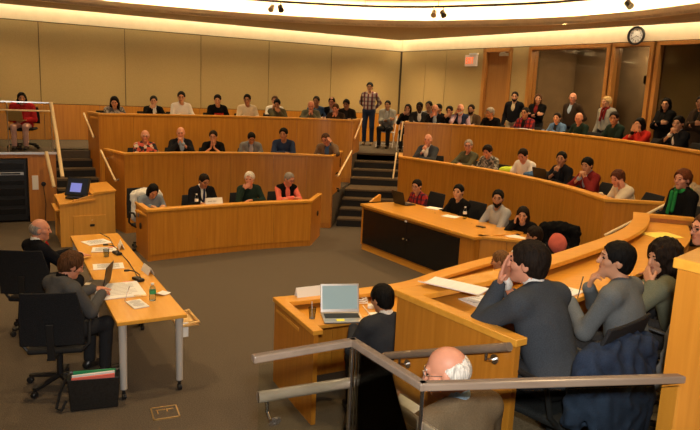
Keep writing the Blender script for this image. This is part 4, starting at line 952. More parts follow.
m = MB(); m.tube([(-PN[0] * .02, -PN[1] * .02, 0), (-PN[0] * .05, -PN[1] * .05, -.1), (-PN[0] * .04 + .03, -PN[1] * .04, -.4), (-PN[0] * .06, -PN[1] * .06, -.74)], .007, 6); m.build('cable', M['cable'], t, 0, True)
# wall things: exit sign, clock, track lights
t = thing('exit_sign', 'white illuminated exit sign with orange letters left of the wooden door', 'exit sign', wr(2.84, .06, 3.80), math.atan2(DR[1], DR[0]))
m = MB(); m.box((0, .02, 0), (.42, .07, .30)); m.build('housing', M['signwhite'], t, .008)
m = MB(); x0 = -.165
def seg(x, z, w, h): m.box((x + w / 2, -.018, z + h / 2 - .085), (w, .006, h))
W5, H5, S5 = .062, .17, .018
for ch in 'EXIT':
    if ch == 'E': seg(x0, 0, S5, H5); [seg(x0, z, W5, S5) for z in (0, (H5 - S5) / 2, H5 - S5)]; x0 += W5 + .022
    elif ch == 'X':
        for s in (-1, 1): m.bar((x0 + W5 / 2 - s * W5 / 2, -.018, -.085), (x0 + W5 / 2 + s * W5 / 2, -.018, H5 - .085), S5, .006, (0, 1, 0))
        x0 += W5 + .026
    elif ch == 'I': seg(x0, 0, S5, H5); x0 += S5 + .024
    elif ch == 'T': seg(x0, H5 - S5, W5, S5); seg(x0 + W5 / 2 - S5 / 2, 0, S5, H5)
m.build('letters', M['exitred'], t)
m = MB(); m.box((.10, .0, .175), (.30, .05, .05)); m.build('mounting_bar', M['white'], t, .004)
t = thing('wall_clock', 'round black-rimmed white wall clock above the booth windows', 'clock', wr(7.36, .03, 4.25), math.atan2(DR[1], DR[0]))
m = MB(); m.lathe((0, 0, 0), [(.160, 0), (.195, -.0), (.200, .035), (.185, .050), (.160, .042), (.156, .02), (.15, .0)], 36, (0, -1, 0)); m.build('rim', M['black'], t, 0, True)
m = MB(); m.lathe((0, -.012, 0), [(.165, 0), (.165, .004)], 36, (0, -1, 0)); f_ = m.build('dial', M['white'], t)
m = MB()
for k in range(60):
    a = k * PI / 30; r0 = .135 if k % 5 == 0 else .148; m.bar((r0 * math.sin(a), -.018, r0 * math.cos(a)), (.156 * math.sin(a), -.018, .156 * math.cos(a)), .008 if k % 5 == 0 else .003, .002, (0, 1, 0))
m.build('minute_marks', M['ink'], f_)
for k in range(1, 13):
    cu = bpy.data.curves.new('numeral', 'FONT'); cu.body = str(k); cu.size = .058; cu.align_x = 'CENTER'; cu.align_y = 'CENTER'; cu.extrude = .001
    o = bpy.data.objects.new('numeral', cu); C.objects.link(o); a = k * PI / 6; o.location = (.112 * math.sin(a), -.018, .112 * math.cos(a)); o.rotation_euler = (PI / 2, 0, 0); o.data.materials.append(M['black']); bpy.context.view_layer.update()
    me = bpy.data.meshes.new_from_object(o.evaluated_get(bpy.context.evaluated_depsgraph_get())); n_ = bpy.data.objects.new('numeral', me); C.objects.link(n_); n_.matrix_world = o.matrix_world.copy(); n_.parent = f_; bpy.data.objects.remove(o)
for nm, a, l, w_ in (('hour_hand', 2.0, .075, .009), ('minute_hand', 4.1, .12, .006)):
    m = MB(); m.bar((0, -.021, 0), (l * math.sin(a), -.021, l * math.cos(a)), w_, .002, (0, 1, 0)); m.build(nm, M['black'], t)
t = thing('track_light_rail', 'thin black lighting track running along the bright curved ceiling cove', 'lighting track', (RING[40][0], RING[40][1], 4.86)); o = Vector(t.location)
m = MB(); tr = ring_out(-.05); m.tube([Vector((p[0], p[1], 4.87)) - o for p in tr], .028, 8); m.build('rail', M['black'], t)
m = MB(); [m.tube([Vector((tr[i][0], tr[i][1], 4.87)) - o, Vector((tr[i][0], tr[i][1], ZC)) - o], .006, 6) for i in range(6, len(tr), 12)]; m.build('hanger', M['black'], t)
def spot(label, u, two=True):
    """a little double track spot: one pale, one black head"""
    j = int(np.argmin(np.abs(tr[:, 0] / tr[:, 1] - u) + (tr[:, 1] < 8))); x, y = tr[j]
    t = thing('track_spotlight', label, 'spotlight', (x, y, 4.86), 0)
    for i, (dx, mat) in enumerate(((-.10, M['silver']), (.12, M['black']))):
        if i == 0 and not two: continue
        m = MB(); m.tube([(dx, 0, .01), (dx, -.02, -.14)], .012, 8); m.build('stem', mat, t)
        m = MB(); m.lathe((dx, -.02, -.16), [(.03, -.10), (.065, -.08), (.072, .07), (.06, .07)], 14, (.25 if i else -.2, -.7, -.6)); m.build('lamp_head', mat, t, 0, True)
spot('double track spotlight above the left part of the top row', -.1215)
spot('double track spotlight right of the room corner', .1198)
spot('single black track spotlight near the clock', .393, False)
pj = thing('projector', 'dark projector hanging behind the middle booth window', 'projector', wr(7.40, -.9, 3.35), math.atan2(DR[1], DR[0])); m = MB(); m.box((0, 0, 0), (.40, .40, .20)); m.build('housing', M['black'], pj, .03)
m = MB(); m.lathe((.1, -.2, 0), [(.07, 0), (.06, .07)], 16, (0, -1, 0)); m.build('lens', M['gloss'], pj); m = MB(); m.tube([(.1, 0, .1), (.16, 0, .5), (.12, 0, 1.0)], .035, 10); m.build('ceiling_arm', M['black'], pj)
# floor box, tote bag
t = thing('floor_outlet_box', 'brass-edged square floor outlet box in the carpet beside the near table', 'floor outlet', (-1.50, 5.14, 0), .42); m = MB(); m.box((0, 0, .004), (.20, .20, .006)); m.build('lid', M['carpet'], t)
m = MB()
for s in (-1, 1): m.box((s * .105, 0, .005), (.012, .222, .010)); m.box((0, s * .105, .005), (.222, .012, .010))
m.build('brass_frame', M['brass'], t)
m = MB(); m.box((-.03, .05, .009), (.08, .010, .006)); m.box((-.06, .02, .009), (.010, .07, .006)); m.box((.02, .03, .009), (.010, .05, .006)); m.box((.05, .045, .009), (.05, .010, .006)); m.build('cable_flaps', M['brass'], t)
t = thing('tote_bag', 'black tote bag stuffed with magazines on the floor by the near table leg', 'bag', (-2.13, 5.22, 0), .35); m = MB()
m.add([(-.19, -.08, 0), (.19, -.08, 0), (.19, .08, 0), (-.19, .08, 0), (-.21, -.10, .30), (.21, -.10, .29), (.21, .10, .29), (-.21, .10, .30), (-.20, -.085, .27), (.20, -.085, .27), (.20, .085, .27), (-.20, .085, .27)], [(0, 3, 2, 1), (0, 1, 5, 4), (1, 2, 6, 5), (2, 3, 7, 6), (3, 0, 4, 7), (4, 5, 9, 8), (5, 6, 10, 9), (6, 7, 11, 10), (7, 4, 8, 11), (8, 9, 10, 11)]); m.build('sack', M['leather'], t, .012)
m = MB(); m.tube([(-.22, 0, .27), (-.27, .0, .16), (-.30, -.04, .03), (-.26, -.08, .02), (-.22, -.06, .1)], .012, 8); m.build('strap', M['leather'], t, 0, True)
mg = [('red-covered magazine sticking out of the black tote bag', 'pink', -.06), ('white-edged magazine sticking out of the black tote bag', 'paper', .0), ('green-covered magazine sticking out of the black tote bag', 'green', .06)]
for lb, mat, dy in mg:
    m = MB(); m.box((0, 0, .15), (.34, .018, .295), Matrix.Rotation(.05 * (dy > 0) - .03, 3, 'Y')); o = m.build('magazine', M[mat]); o.location = (-2.13 - dy * .34, 5.22 + dy * .94, .001); o.rotation_euler = (0, 0, .35); tag(o, lb, 'magazine', 'magazines in the tote bag')
# ------------------------------------------------------------------ chairs
def chair_proto(back_h=.33, mesh=True):
    """black swivel chair, seat .43 high, sitter looks along +Y"""
    t = empty('swivel_chair')
    m = MB(); m.box((0, .03, .405), (.46, .46, .05)); m.build('seat', M['mesh'], t, .02)
    m = MB(); n = 8; z0, z1 = .50, .50 + back_h; v = []; f = []
    for i in range(n + 1):
        a = (i / n - .5) * 1.25
        for zz, k in ((z0, 0), ((z0 + z1) / 2, .02), (z1, -.03)):
            wv = (.26 if zz < z1 else .22); y = -.235 - .05 * math.cos(a * 1.3) - (zz - z0) * .12 + k; v += [(math.sin(a) * wv / math.sin(.625), y, zz), (math.sin(a) * wv / math.sin(.625), y - .022, zz)]
    for i in range(n):
        a, b = 6 * i, 6 * i + 6
        for k in (0, 2): f += [(a + k, b + k, b + k + 2, a + k + 2), (a + k + 1, a + k + 3, b + k + 3, b + k + 1)]
        f += [(a, a + 1, b + 1, b), (a + 4, b + 4, b + 5, a + 5)]
    f += [(0, 2, 3, 1), (2, 4, 5, 3), (6 * n, 6 * n + 1, 6 * n + 3, 6 * n + 2), (6 * n + 2, 6 * n + 3, 6 * n + 5, 6 * n + 4)]
    m.add(v, f); m.build('backrest', M['mesh'], t, .008, True)
    m = MB(); m.bar((0, -.10, .37), (0, -.36, .40), .07, .02); m.bar((0, -.35, .39), (0, -.375, .72), .06, .02, (0, 1, 0)); m.build('back_support', M['black'], t, .004)
    if back_h > .4:
        for sd in (-1, 1):
            m = MB(); m.tube([(sd * .21, -.16, .39), (sd * .275, -.14, .46), (sd * .275, -.10, .63), (sd * .275, .10, .65), (sd * .27, .16, .60)], .016, 8); m.build('armrest', M['black'], t, 0, True)
    m = MB(); m.tube([(0, 0, .11), (0, 0, .38)], .028, 12); m.box((0, 0, .37), (.20, .20, .03)); m.build('column', M['black'], t)
    b = MB()
    for k in range(5):
        a = k * 2 * PI / 5 + .3; b.bar((0, 0, .11), (.29 * math.cos(a), .29 * math.sin(a), .075), .045, .03)
    b = b.build('base', M['black'], t, .006)
    for k in range(5):
        a = k * 2 * PI / 5 + .3; m = MB(); c_ = Vector((.29 * math.cos(a), .29 * math.sin(a), .03)); ax = Vector((-math.sin(a), math.cos(a), 0))
        m.tube([c_ + Vector((0, 0, .045)), c_], .008, 6); m.lathe(c_ - ax * .022, [(.024, 0), (.030, .006), (.030, .038), (.024, .044)], 10, ax); m.build('caster', M['black'], b)
    return t
PROTO = chair_proto(); TALL = chair_proto(.50); FIRST = [True, True]
def chair(loc, rz, label, tall=False):
    src = TALL if tall else PROTO; k_ = 1 if tall else 0
    if FIRST[k_]: o = src; FIRST[k_] = False
    else: o = copy_tree(src)
    o.location = loc; o.rotation_euler = (0, 0, rz); tag(o, label, 'chair', 'black swivel chairs'); return o
def folding(loc, rz, label):
    t = thing('folding_chair', label, 'chair', loc, rz, 'white folding chairs'); m = MB(); m.box((0, .02, .425), (.42, .40, .02)); m.build('seat', M['white'], t, .006)
    m = MB(); m.box((0, -.24, .76), (.42, .018, .20)); m.build('backrest', M['white'], t, .006)
    for s in (-1, 1):
        m = MB(); m.tube([(s * .225, .26, .012), (s * .225, -.25, .88)], .012, 8); m.build('leg', M['white'], t); m = MB(); m.tube([(s * .20, -.26, .012), (s * .20, .18, .44)], .012, 8); m.build('leg', M['white'], t)
    m = MB(); m.tube([(-.225, .2, .12), (.225, .2, .12)], .009, 8); m.build('stretcher', M['white'], t)
    return t
# ------------------------------------------------------------------ cloth palette
def cl(n, c, **k): M['cl_' + n] = cloth('cloth ' + n, c, **k)
for n, c in dict(black=(.0045, .0045, .005), charcoal=(.026, .026, .028), blazer=(.070, .070, .072), suit=(.0075, .008, .011), greysuit=(.042, .048, .058), white=(.68, .66, .62), cream=(.60, .52, .38), greyblue=(.20, .24, .29), lightgrey=(.33, .33, .33),
                 grey=(.16, .165, .17), greysweater=(.120, .130, .135), navy=(.018, .030, .070), blue=(.05, .11, .24), denim=(.10, .19, .36), lightblue=(.28, .38, .52), brown=(.075, .045, .025), darkbrown=(.035, .022, .014), tweed=(.16, .105, .066),
                 olive=(.085, .080, .045), darkgreen=(.012, .026, .020), red=(.42, .022, .015), darkred=(.16, .014, .014), crimson=(.52, .025, .03), coral=(.72, .16, .11), lilac=(.40, .30, .40), green=(.02, .20, .05), tan=(.32, .24, .15), pinkish=(.75, .45, .42),
                 olivegrey=(.135, .140, .095), rose=(.55, .25, .22), greyjacket=(.27, .27, .25), khaki=(.42, .34, .22), darkgreysuit=(.030, .032, .037), darkjacket=(.020, .017, .015), darkbluejacket=(.020, .030, .055)).items(): cl(n, c)
M['cl_plaid'] = plaid('plaid shirt', (.40, .34, .32), (.12, .02, .03), (.05, .03, .05), 9)
M['cl_redplaid'] = plaid('red plaid shirt', (.36, .025, .02), (.07, .008, .02), (.025, .015, .04), 11)
M['cl_hawaii'] = blotch('flowered shirt', (.03, .03, .035), (.60, .12, .08), (.70, .62, .50), 20)
M['cl_floral'] = blotch('patterned top', (.10, .10, .10), (.30, .28, .26), (.17, .14, .13), 30)
M['cl_scarfy'] = blotch('patterned grey top', (.06, .06, .055), (.36, .34, .30), (.15, .13, .10), 36)
M['cl_check'] = plaid('fine checked shirt', (.55, .56, .58), (.34, .37, .42), (.40, .42, .46), 30)
M['cl_stripe'] = stripes('striped shirt', (.50, .48, .50), (.22, .22, .28), 22)
K = lambda n: M['cl_' + n]
DR_ = PI / 180
PANEL = np.array([-2.75, 6.9])
PEOPLE = []
def P(x, y, z, rz, label, who, seat='swivel', look=True, yaw=None, crz=None, **k):
    if yaw is None:
        f = rz * DR_ + PI / 2; a = math.atan2(PANEL[1] - y, PANEL[0] - x) - f; a = (a + PI) % (2 * PI) - PI; yaw = max(-48, min(48, a / DR_ * .85)) if look else 0
    r, info = person((x, y, z), rz * DR_, label, yaw=yaw, **k)
    if not k.get('near'):
        # a sitter who leans forward keeps the head over the seat's place in the row: slide along the row
        d_ = info['h']((0, 0, 0)); c_, s_ = math.cos(rz * DR_), math.sin(rz * DR_); dx, dy = d_[0] * c_ - d_[1] * s_, d_[0] * s_ + d_[1] * c_
        den = c_ * y - s_ * x; t_ = -(dx * y - dy * x) / den if abs(den) > 3 else 0
        t_ = max(-.35, min(.35, t_)); x += c_ * t_; y += s_ * t_; r.location = (x, y, z)
    if k.get('st', 'sit') == 'sit':
        if seat in ('swivel', 'tall'): chair((x, y, z), (rz if crz is None else crz) * DR_, 'black swivel chair under the ' + who, seat == 'tall')
        elif seat == 'folding': folding((x, y, z), rz * DR_, 'white folding chair under the ' + who)
    PEOPLE.append(r); return r, info
BK = M['black']
# --- front left desk
P(-3.35, 10.90, 0, -142, 'woman with black bobbed hair in grey-blue sweater bent over the front left desk', 'black-haired woman at the left end of the front desk', 'tall', s=.94, lean=20, yaw=0, pitch=38, skin='asian', hair='bob', hc='black', tm=K('greyblue'), R='write', L='desk')
P(-2.61, 11.45, 0, -146, 'dark-haired man in black suit, white shirt and dark tie reading at the front desk', 'man in black suit and tie at the front desk', lean=6, yaw=10, pitch=26, skin='tan', hair='short', hc='dark', top='jacket', tm=K('suit'), tie=K('navy'), glasses=BK, R='desk', L='desk')
P(-1.88, 11.91, 0, -150, 'white-haired person in dark green sweater with a hand over the mouth at the front desk', 'white-haired person at the front desk', lean=10, pitch=8, skin='pink', hair='pixie', hc='white', tm=K('darkgreen'), R='mouth', L='fold')
P(-1.18, 12.27, 0, -154, 'grey-haired person in black vest over coral shirt at the right end of the front desk', 'person in coral shirt at the front desk', lean=12, pitch=22, yaw=20, skin='pink', hair='short', hc='grey', top='vest', tm=K('black'), shirt=K('coral'), glasses=BK, R='fold', L='fold')
# --- middle left row
P(-4.10, 12.87, Z2, -145, 'bald person with glasses in dark flowered shirt, leftmost of the middle left row', 'person in flowered shirt', s=.95, lean=8, skin='pink', hair='bald', hc='white', top='shirt', tm=K('hawaii'), glasses=BK, R='desk', L='desk')
P(-3.50, 13.26, Z2, -150, 'bald man in dark suit with clasped hands under the chin in the middle left row', 'bald man in dark suit in the middle left row', lean=6, pitch=8, skin='pink', hair=None, hc='grey', top='jacket', tm=K('suit'), shirt=K('lightblue'), R='clasp', L='clasp')
P(-2.90, 13.54, Z2, -158, 'dark-haired man with glasses pressing both hands to his mouth, elbows on the middle left desk', 'man with hands pressed to his mouth', s=.97, lean=14, pitch=12, skin='light', hair='short', hc='dark', top='tee', tm=K('black'), glasses=BK, R='pray', L='pray')
P(-2.15, 13.81, Z2, -164, 'black-haired man in grey blazer and striped shirt looking down in the middle left row', 'man in grey blazer and striped shirt', s=.97, lean=12, yaw=0, pitch=34, skin='tan', hair='short', hc='black', top='jacket', tm=K('grey'), shirt=K('stripe'), glasses=BK)
P(-1.49, 13.94, Z2, -175, 'black-haired man in navy sweater with folded arms on the middle left desk', 'man in navy sweater with folded arms', s=1.03, lean=8, pitch=8, yaw=-12, skin='tan', hair='fringe', hc='black', tm=K('navy'), R='fold', L='fold')
P(-.59, 13.95, Z2, 176, 'man in brown jacket leaning his temple on a hand in the middle left row', 'man in brown jacket leaning on his hand', lean=16, yaw=-18, pitch=24, roll=8, skin='pink', hair='short', hc='brown', top='jacket', tm=K('tweed'), shirt=K('blue'), L='temple', R='desk', glasses=BK)
# --- top left row
P(-5.11, 14.02, Z3, -141, 'long-haired woman in grey patterned top at the left end of the top row', 'long-haired woman at the left end of the top row', s=.93, lean=22, yaw=-25, pitch=22, skin='asian', hair='long', hc='black', tm=K('floral'), collar=None, R='fold', L='fold')
P(-4.44, 14.56, Z3, -142, 'black-haired woman in black blazer with a hand before her mouth in the top left row', 'woman in black blazer in the top left row', s=.93, lean=8, pitch=10, skin='asian', hair='tied', hc='black', top='jacket', tm=K('black'), R='mouth', L='fold')
P(-3.93, 14.95, Z3, -145, 'young man in white shirt with glasses in the top left row below the wall panels', 'man in white shirt with glasses in the top left row', s=1.02, lean=5, pitch=12, skin='asian', hair='short', hc='black', top='shirt', tm=K('white'), glasses=BK)
w_, inf = P(-3.20, 15.39, Z3, -151, 'young man in black t-shirt with red printed letters in the top left row', 'man in black t-shirt with red print', lean=10, pitch=18, skin='asian', hair='short', hc='black', top='tee', tm=K('black'), R='desk', L='desk')
m = MB()
for i in range(5): p = inf['T']((-.09 + .045 * i, .138, .845)); m.box(tuple(p), (.034, .012, .055)); m.box(tuple(inf['T']((-.075 + .045 * i, .137, .82))), (.03, .012, .02))
m.build('shirt_print', M['cl_red'], w_)
P(-2.56, 15.71, Z3, -157, 'dark-haired man in off-white shirt with glasses in the top left row beside the black t-shirt', 'man in off-white shirt in the top left row', s=1.02, lean=6, pitch=12, skin='tan', hair='short', hc='black', top='shirt', tm=K('cream'), glasses=BK)
P(-1.88, 15.97, Z3, -161, 'dark-haired person in olive sweater with hands on the face in the top left row', 'person in olive sweater covering the face', s=.97, lean=14, pitch=22, skin='tan', hair='short', hc='black', tm=K('olive'), R='cheek', L='mouth')
P(-2.04, 16.84, Z3, -162, 'person in white shirt mostly hidden behind the olive-sweatered person in the top row', 'person in white shirt against the wall behind the olive sweater', lean=4, skin='light', hair='short', hc='brown', top='shirt', tm=K('white'))
P(-1.07, 16.19, Z3, -169, 'bald man in grey-olive sweater with fists at his face in the top left row', 'bald man in grey-olive sweater', lean=16, pitch=26, yaw=-10, skin='pink', hair='bald', hc='brown', tm=K('olivegrey'), R='clasp', L='clasp', s=.97)
P(-1.00, 17.09, Z3, -173, 'dark-haired man in blue shirt seated behind the bald man in grey-olive sweater', 'man in blue shirt behind the bald man', s=1.03, lean=4, skin='tan', hair='short', hc='dark', top='shirt', tm=K('blue'))
P(-.60, 17.12, Z3, 179, 'balding man in dark jacket with glasses seated by the wall left of the plaid shirt', 'balding man in dark jacket by the wall', s=1.02, lean=4, skin='pink', hair='thin', hc='dark', top='jacket', tm=K('suit'), shirt=K('lightgrey'), glasses=BK)
P(-.47, 16.28, Z3, 174, 'brown-haired person in dark brown sweater, fists at the face, next to the plaid shirt', 'person in dark brown sweater beside the plaid shirt', s=.95, lean=24, pitch=20, skin='pink', hair='short', hc='brown', tm=K('darkbrown'), R='clasp', L='clasp')
P(-.22, 17.05, Z3, 173, 'black-haired man in black jacket seated just left of the standing plaid-shirt man', 'black-haired man in black jacket next to the plaid shirt', lean=8, pitch=14, skin='tan', hair='fringe', hc='black', top='jacket', tm=K('darkjacket'), shirt=K('charcoal'))
P(.40, 18.70, Z3, 170, 'man in plaid shirt and dark jeans standing against the back wall above the stairs', '', st='stand', s=1.05, lean=0, pitch=4, skin='asian', hair='fringe', hc='black', top='shirt', tm=K('plaid'), legs=K('navy'), R='behind', L='behind', shoes=K('tan'), glasses=BK)
P(.90, 18.15, Z3, 165, 'man in grey jacket with crossed arms seated right of the standing plaid-shirt man', 'man in grey jacket with crossed arms at the back wall', 'folding', lean=2, skin='tan', hair='short', hc='black', top='coat', tm=K('greyjacket'), shirt=K('lightgrey'), legs=K('charcoal'), R='cross', L='cross')
P(1.40, 17.35, Z3, 170, 'curly dark-haired woman in black seated beyond the end of the top right desk wall', 'dark-haired woman in black beyond the top right desk end', 'folding', s=.95, lean=6, skin='light', hair='bob', hc='dark', tm=K('black'), R='mouth', L='cross')
# --- top right row
P(1.64, 16.75, Z3, 177, 'dark-skinned man in dark jacket and white shirt in the top right row', 'dark-skinned man near the left end of the top right row', lean=4, skin='dark', hair='short', hc='black', top='jacket', tm=K('charcoal'), shirt=K('white'))
P(1.93, 17.25, Z3, 175, 'dark-haired man in pale shirt leaning sideways behind the bald man of the top right row', 'man in pale shirt in the top right row', s=1.03, lean=6, turn=-8, skin='tan', hair='short', hc='black', top='shirt', tm=K('lightgrey'), R='fold', L='fold')
P(2.16, 17.05, Z3, 172, 'black-haired person in black top half hidden behind the bald man with hand at mouth', 'black-haired person half hidden behind the bald man', s=.98, lean=6, yaw=-30, skin='tan', hair='fringe', hc='black', tm=K('black'))
P(1.97, 16.22, Z3, 173, 'bald man in dark jacket and glasses, hand at mouth, in the top right row', 'bald man with a hand at his mouth', s=.99, lean=14, pitch=12, skin='pink', hair='bald', hc='grey', top='jacket', tm=K('suit'), shirt=K('lightblue'), glasses=BK, R='mouth', L='desk')
P(2.33, 16.22, Z3, 167, 'black-haired person in black cardigan and lilac shirt left of the white-bearded man', 'black-haired person in black cardigan left of the white beard', s=.96, lean=8, pitch=8, skin='asian', hair='fringe', hc='black', top='vest', tm=K('black'), shirt=K('black'), R='mouth', L='fold')
P(2.58, 16.14, Z3, 164, 'bald white-bearded man with glasses in dark vest over lilac shirt in the top right row', 'bald white-bearded man in the top right row', s=1.01, lean=8, pitch=8, skin='pink', hair='bald', hc='white', beard='white', top='vest', tm=K('navy'), shirt=K('lilac'), glasses=BK, R='cheek', L='desk')
P(2.93, 16.62, Z3, 160, 'dark-bearded man in brown jacket seated left of the wooden door frame', 'dark-bearded man left of the door frame', s=1.0, lean=4, skin='tan', hair='short', hc='dark', beard='dark', top='jacket', tm=K('brown'), shirt=K('tan'))
P(3.25, 15.85, Z3, 150, 'grey-haired person in black sweater seated in front of the wooden door', 'grey-haired person in front of the door', s=.97, lean=10, pitch=14, yaw=-30, skin='tan', hair='pixie', hc='grey', tm=K('black'), collar=None)
P(3.95, 15.30, Z3, 133, 'man with glasses in dark red jacket seated in front of the standing blazer man', 'man with glasses in dark red jacket', lean=6, skin='tan', hair='short', hc='dark', top='jacket', tm=K('redplaid'), shirt=K('black'), glasses=BK)
P(4.48, 14.58, Z3, 121, 'woman with tied dark hair in blue denim jacket in the top right row', 'woman in blue denim jacket', s=.94, lean=8, yaw=20, skin='light', hair='tied', hc='dark', top='jacket', tm=K('denim'), shirt=K('charcoal'))
P(4.77, 14.02, Z3, 115, 'bald man in dark green sweater looking down below the booth window', 'bald man in dark green sweater', s=.97, lean=10, pitch=16, yaw=28, skin='pink', hair='bald', hc='brown', tm=K('darkgreen'))
P(5.14, 13.07, Z3, 107, 'dark-haired man in dark polo shirt with arms on the top right desk', 'dark-haired man in dark polo shirt', s=1.02, lean=14, yaw=35, pitch=10, skin='tan', hair='short', hc='dark', tm=K('darkgreen'), top='tee', R='reach', L='reach')
P(5.34, 12.34, Z3, 104, 'black-haired woman in red jacket hiding her face in both hands in the top right row', 'woman in red jacket hiding her face', s=.95, lean=14, yaw=15, pitch=10, skin='asian', hair='bob', hc='black', top='jacket', tm=K('red'), shirt=K('black'), R='cover', L='cover')
P(5.54, 11.28, Z3, 98, 'black-haired man in black jacket with clasped hands, right end of the top row', 'man with clasped hands at the far right end', lean=10, yaw=32, skin='asian', hair='fringe', hc='black', top='jacket', tm=K('suit'), glasses=BK, R='clasp', L='clasp')
P(3.92, 16.30, Z3, 150, 'bearded man with glasses in dark blazer and beige sweater standing by the door', '', st='stand', s=.98, lean=0, skin='light', hair='short', hc='dark', beard='dark', top='jacket', tm=K('suit'), shirt=K('khaki'), legs=K('khaki'), glasses=BK, R='hang', L='pocket', yaw=10)
P(4.40, 15.95, Z3, 140, 'brown-haired person in black jacket and dark red top standing at the booth window', '', st='stand', s=.96, lean=0, skin='light', hair='bob', hc='brown', top='jacket', tm=K('black'), shirt=K('darkred'), R='cross', L='cross', yaw=25)
P(5.00, 15.25, Z3, 125, 'bald man with glasses in brown jacket and pale blue shirt standing at the booth window', '', st='stand', s=.99, lean=0, skin='pink', hair='bald', hc='grey', top='jacket', tm=K('darkbrown'), shirt=K('lightblue'), glasses=BK, R='hang', L='pocket', yaw=32)
P(5.46, 14.40, Z3, 120, 'short-haired blonde woman in grey jacket with red scarf standing by the window post', '', st='stand', s=.95, lean=0, skin='light', hair='pixie', hc='blonde', top='jacket', tm=K('greyjacket'), shirt=K('darkred'), scarf=K('darkred'), R='hang', L='hang', yaw=-15)
P(6.05, 12.90, Z3, 108, 'woman with long black hair in black coat standing before the right booth window', '', st='stand', s=.95, lean=0, skin='asian', hair='long', hc='black', top='coat', tm=K('black'), shirt=K('black'), R='cross', L='cross', yaw=30)
P(6.28, 12.05, Z3, 104, 'man in dark brown jacket with crossed arms standing at the right edge of the photo', '', st='stand', s=.98, lean=2, skin='tan', hair='short', hc='dark', top='coat', tm=K('darkbrown'), shirt=K('black'), R='cross', L='cross', yaw=30)
# --- middle right row
P(1.61, 14.12, Z2, 150, 'balding older man in dark suit and white shirt with hand at chin beside the stairs', 'balding man in dark suit beside the stairs', s=1.02, lean=4, yaw=8, skin='pink', hair='bald', hc='grey', top='jacket', tm=K('greysuit'), shirt=K('white'), R='chin', L='fold')
P(2.33, 13.22, Z2, 128, 'grey-haired man with glasses in olive jacket with folded arms in the middle right row', 'grey-haired man in olive jacket', lean=4, yaw=30, skin='pink', hair='short', hc='grey', top='sweater', tm=K('olive'), glasses=BK, R='fold', L='fold')
P(2.64, 12.82, Z2, 128, 'short-haired woman in patterned grey top looking down in the middle right row', 'woman in patterned grey top', s=.97, lean=10, yaw=15, pitch=26, skin='pink', hair='pixie', hc='dark', tm=K('scarfy'))
P(3.15, 12.10, Z2, 121, 'dark-haired man in white t-shirt looking down in the middle right row', 'man in white t-shirt', s=1.0, lean=16, yaw=20, pitch=28, wide=1.06, skin='pink', hair='short', hc='dark', top='tee', tm=K('white'), R='reach', L='reach')
P(3.58, 11.19, Z2, 112, 'dark-haired man, hand at chin, behind a black laptop in the middle right row', 'man in dark jacket behind the black laptop', lean=10, yaw=35, skin='tan', hair='short', hc='black', top='jacket', tm=K('suit'), shirt=K('charcoal'), R='chin', L='desk')
P(3.81, 10.58, Z2, 108, 'black-haired person in dark red cardigan with hands at the mouth in the middle right row', 'person in dark red cardigan', s=.99, lean=14, yaw=25, pitch=14, skin='asian', hair='fringe', hc='black', top='jacket', tm=K('darkred'), shirt=K('lightblue'), R='clasp', L='clasp')
P(4.03, 9.71, Z2, 99, 'curly auburn-haired person in cream sweater leaning over the far right desk', 'person in cream sweater', s=.96, lean=26, yaw=15, pitch=22, skin='pink', hair='pixie', hc='auburn', tm=K('cream'), R='reach', L='cheek')
P(4.20, 8.25, Z2, 95, 'red-haired person in black coat with green scarf in profile at the far right', 'red-haired person with green scarf', s=1.03, lean=2, yaw=22, skin='pink', hair='pixie', hc='red', top='coat', tm=K('black'), shirt=K('black'), scarf=K('green'), R='lap', L='lap')
# --- behind the credenza
P(1.22, 12.05, 0, 122, 'man with glasses in red plaid shirt with laptop at the left end of the credenza', 'man in red plaid shirt at the credenza', 'tall', lean=12, yaw=22, pitch=10, skin='light', hair='short', hc='dark', top='shirt', tm=K('redplaid'), glasses=BK, R='desk', L='desk')
P(1.84, 11.07, 0, 122, 'black-haired man in black sweater stretching an arm over the credenza', 'man in black sweater at the credenza', 'tall', s=1.04, lean=8, yaw=26, skin='asian', hair='short', hc='black', tm=K('black'), R='reach', L='reach')
P(2.34, 10.26, 0, 118, 'bearded man in pale grey shirt resting both forearms on the worktop behind the credenza', 'bearded man in pale grey shirt', s=1.08, lean=10, yaw=40, skin='olive', hair='short', hc='black', beard='dark', top='shirt', tm=K('lightgrey'), R='reach', L='reach')
P(2.62, 9.74, 0, 140, 'woman with long dark hair in black top, cheek on hand, right of the bearded man', 'long-haired woman right of the bearded man', s=.96, lean=14, yaw=20, pitch=16, skin='light', hair='long', hc='dark', tm=K('black'), R='cheek', L='fold')
P(2.45, 8.10, 0, 62, 'dark-haired person with white collar partly hidden behind the grey-suited man\'s head', 'dark-haired person with white collar', s=.93, lean=6, yaw=20, pitch=15, skin='tan', hair='pixie', hc='dark', top='sweater', tm=K('white'), R='fold', L='fold')
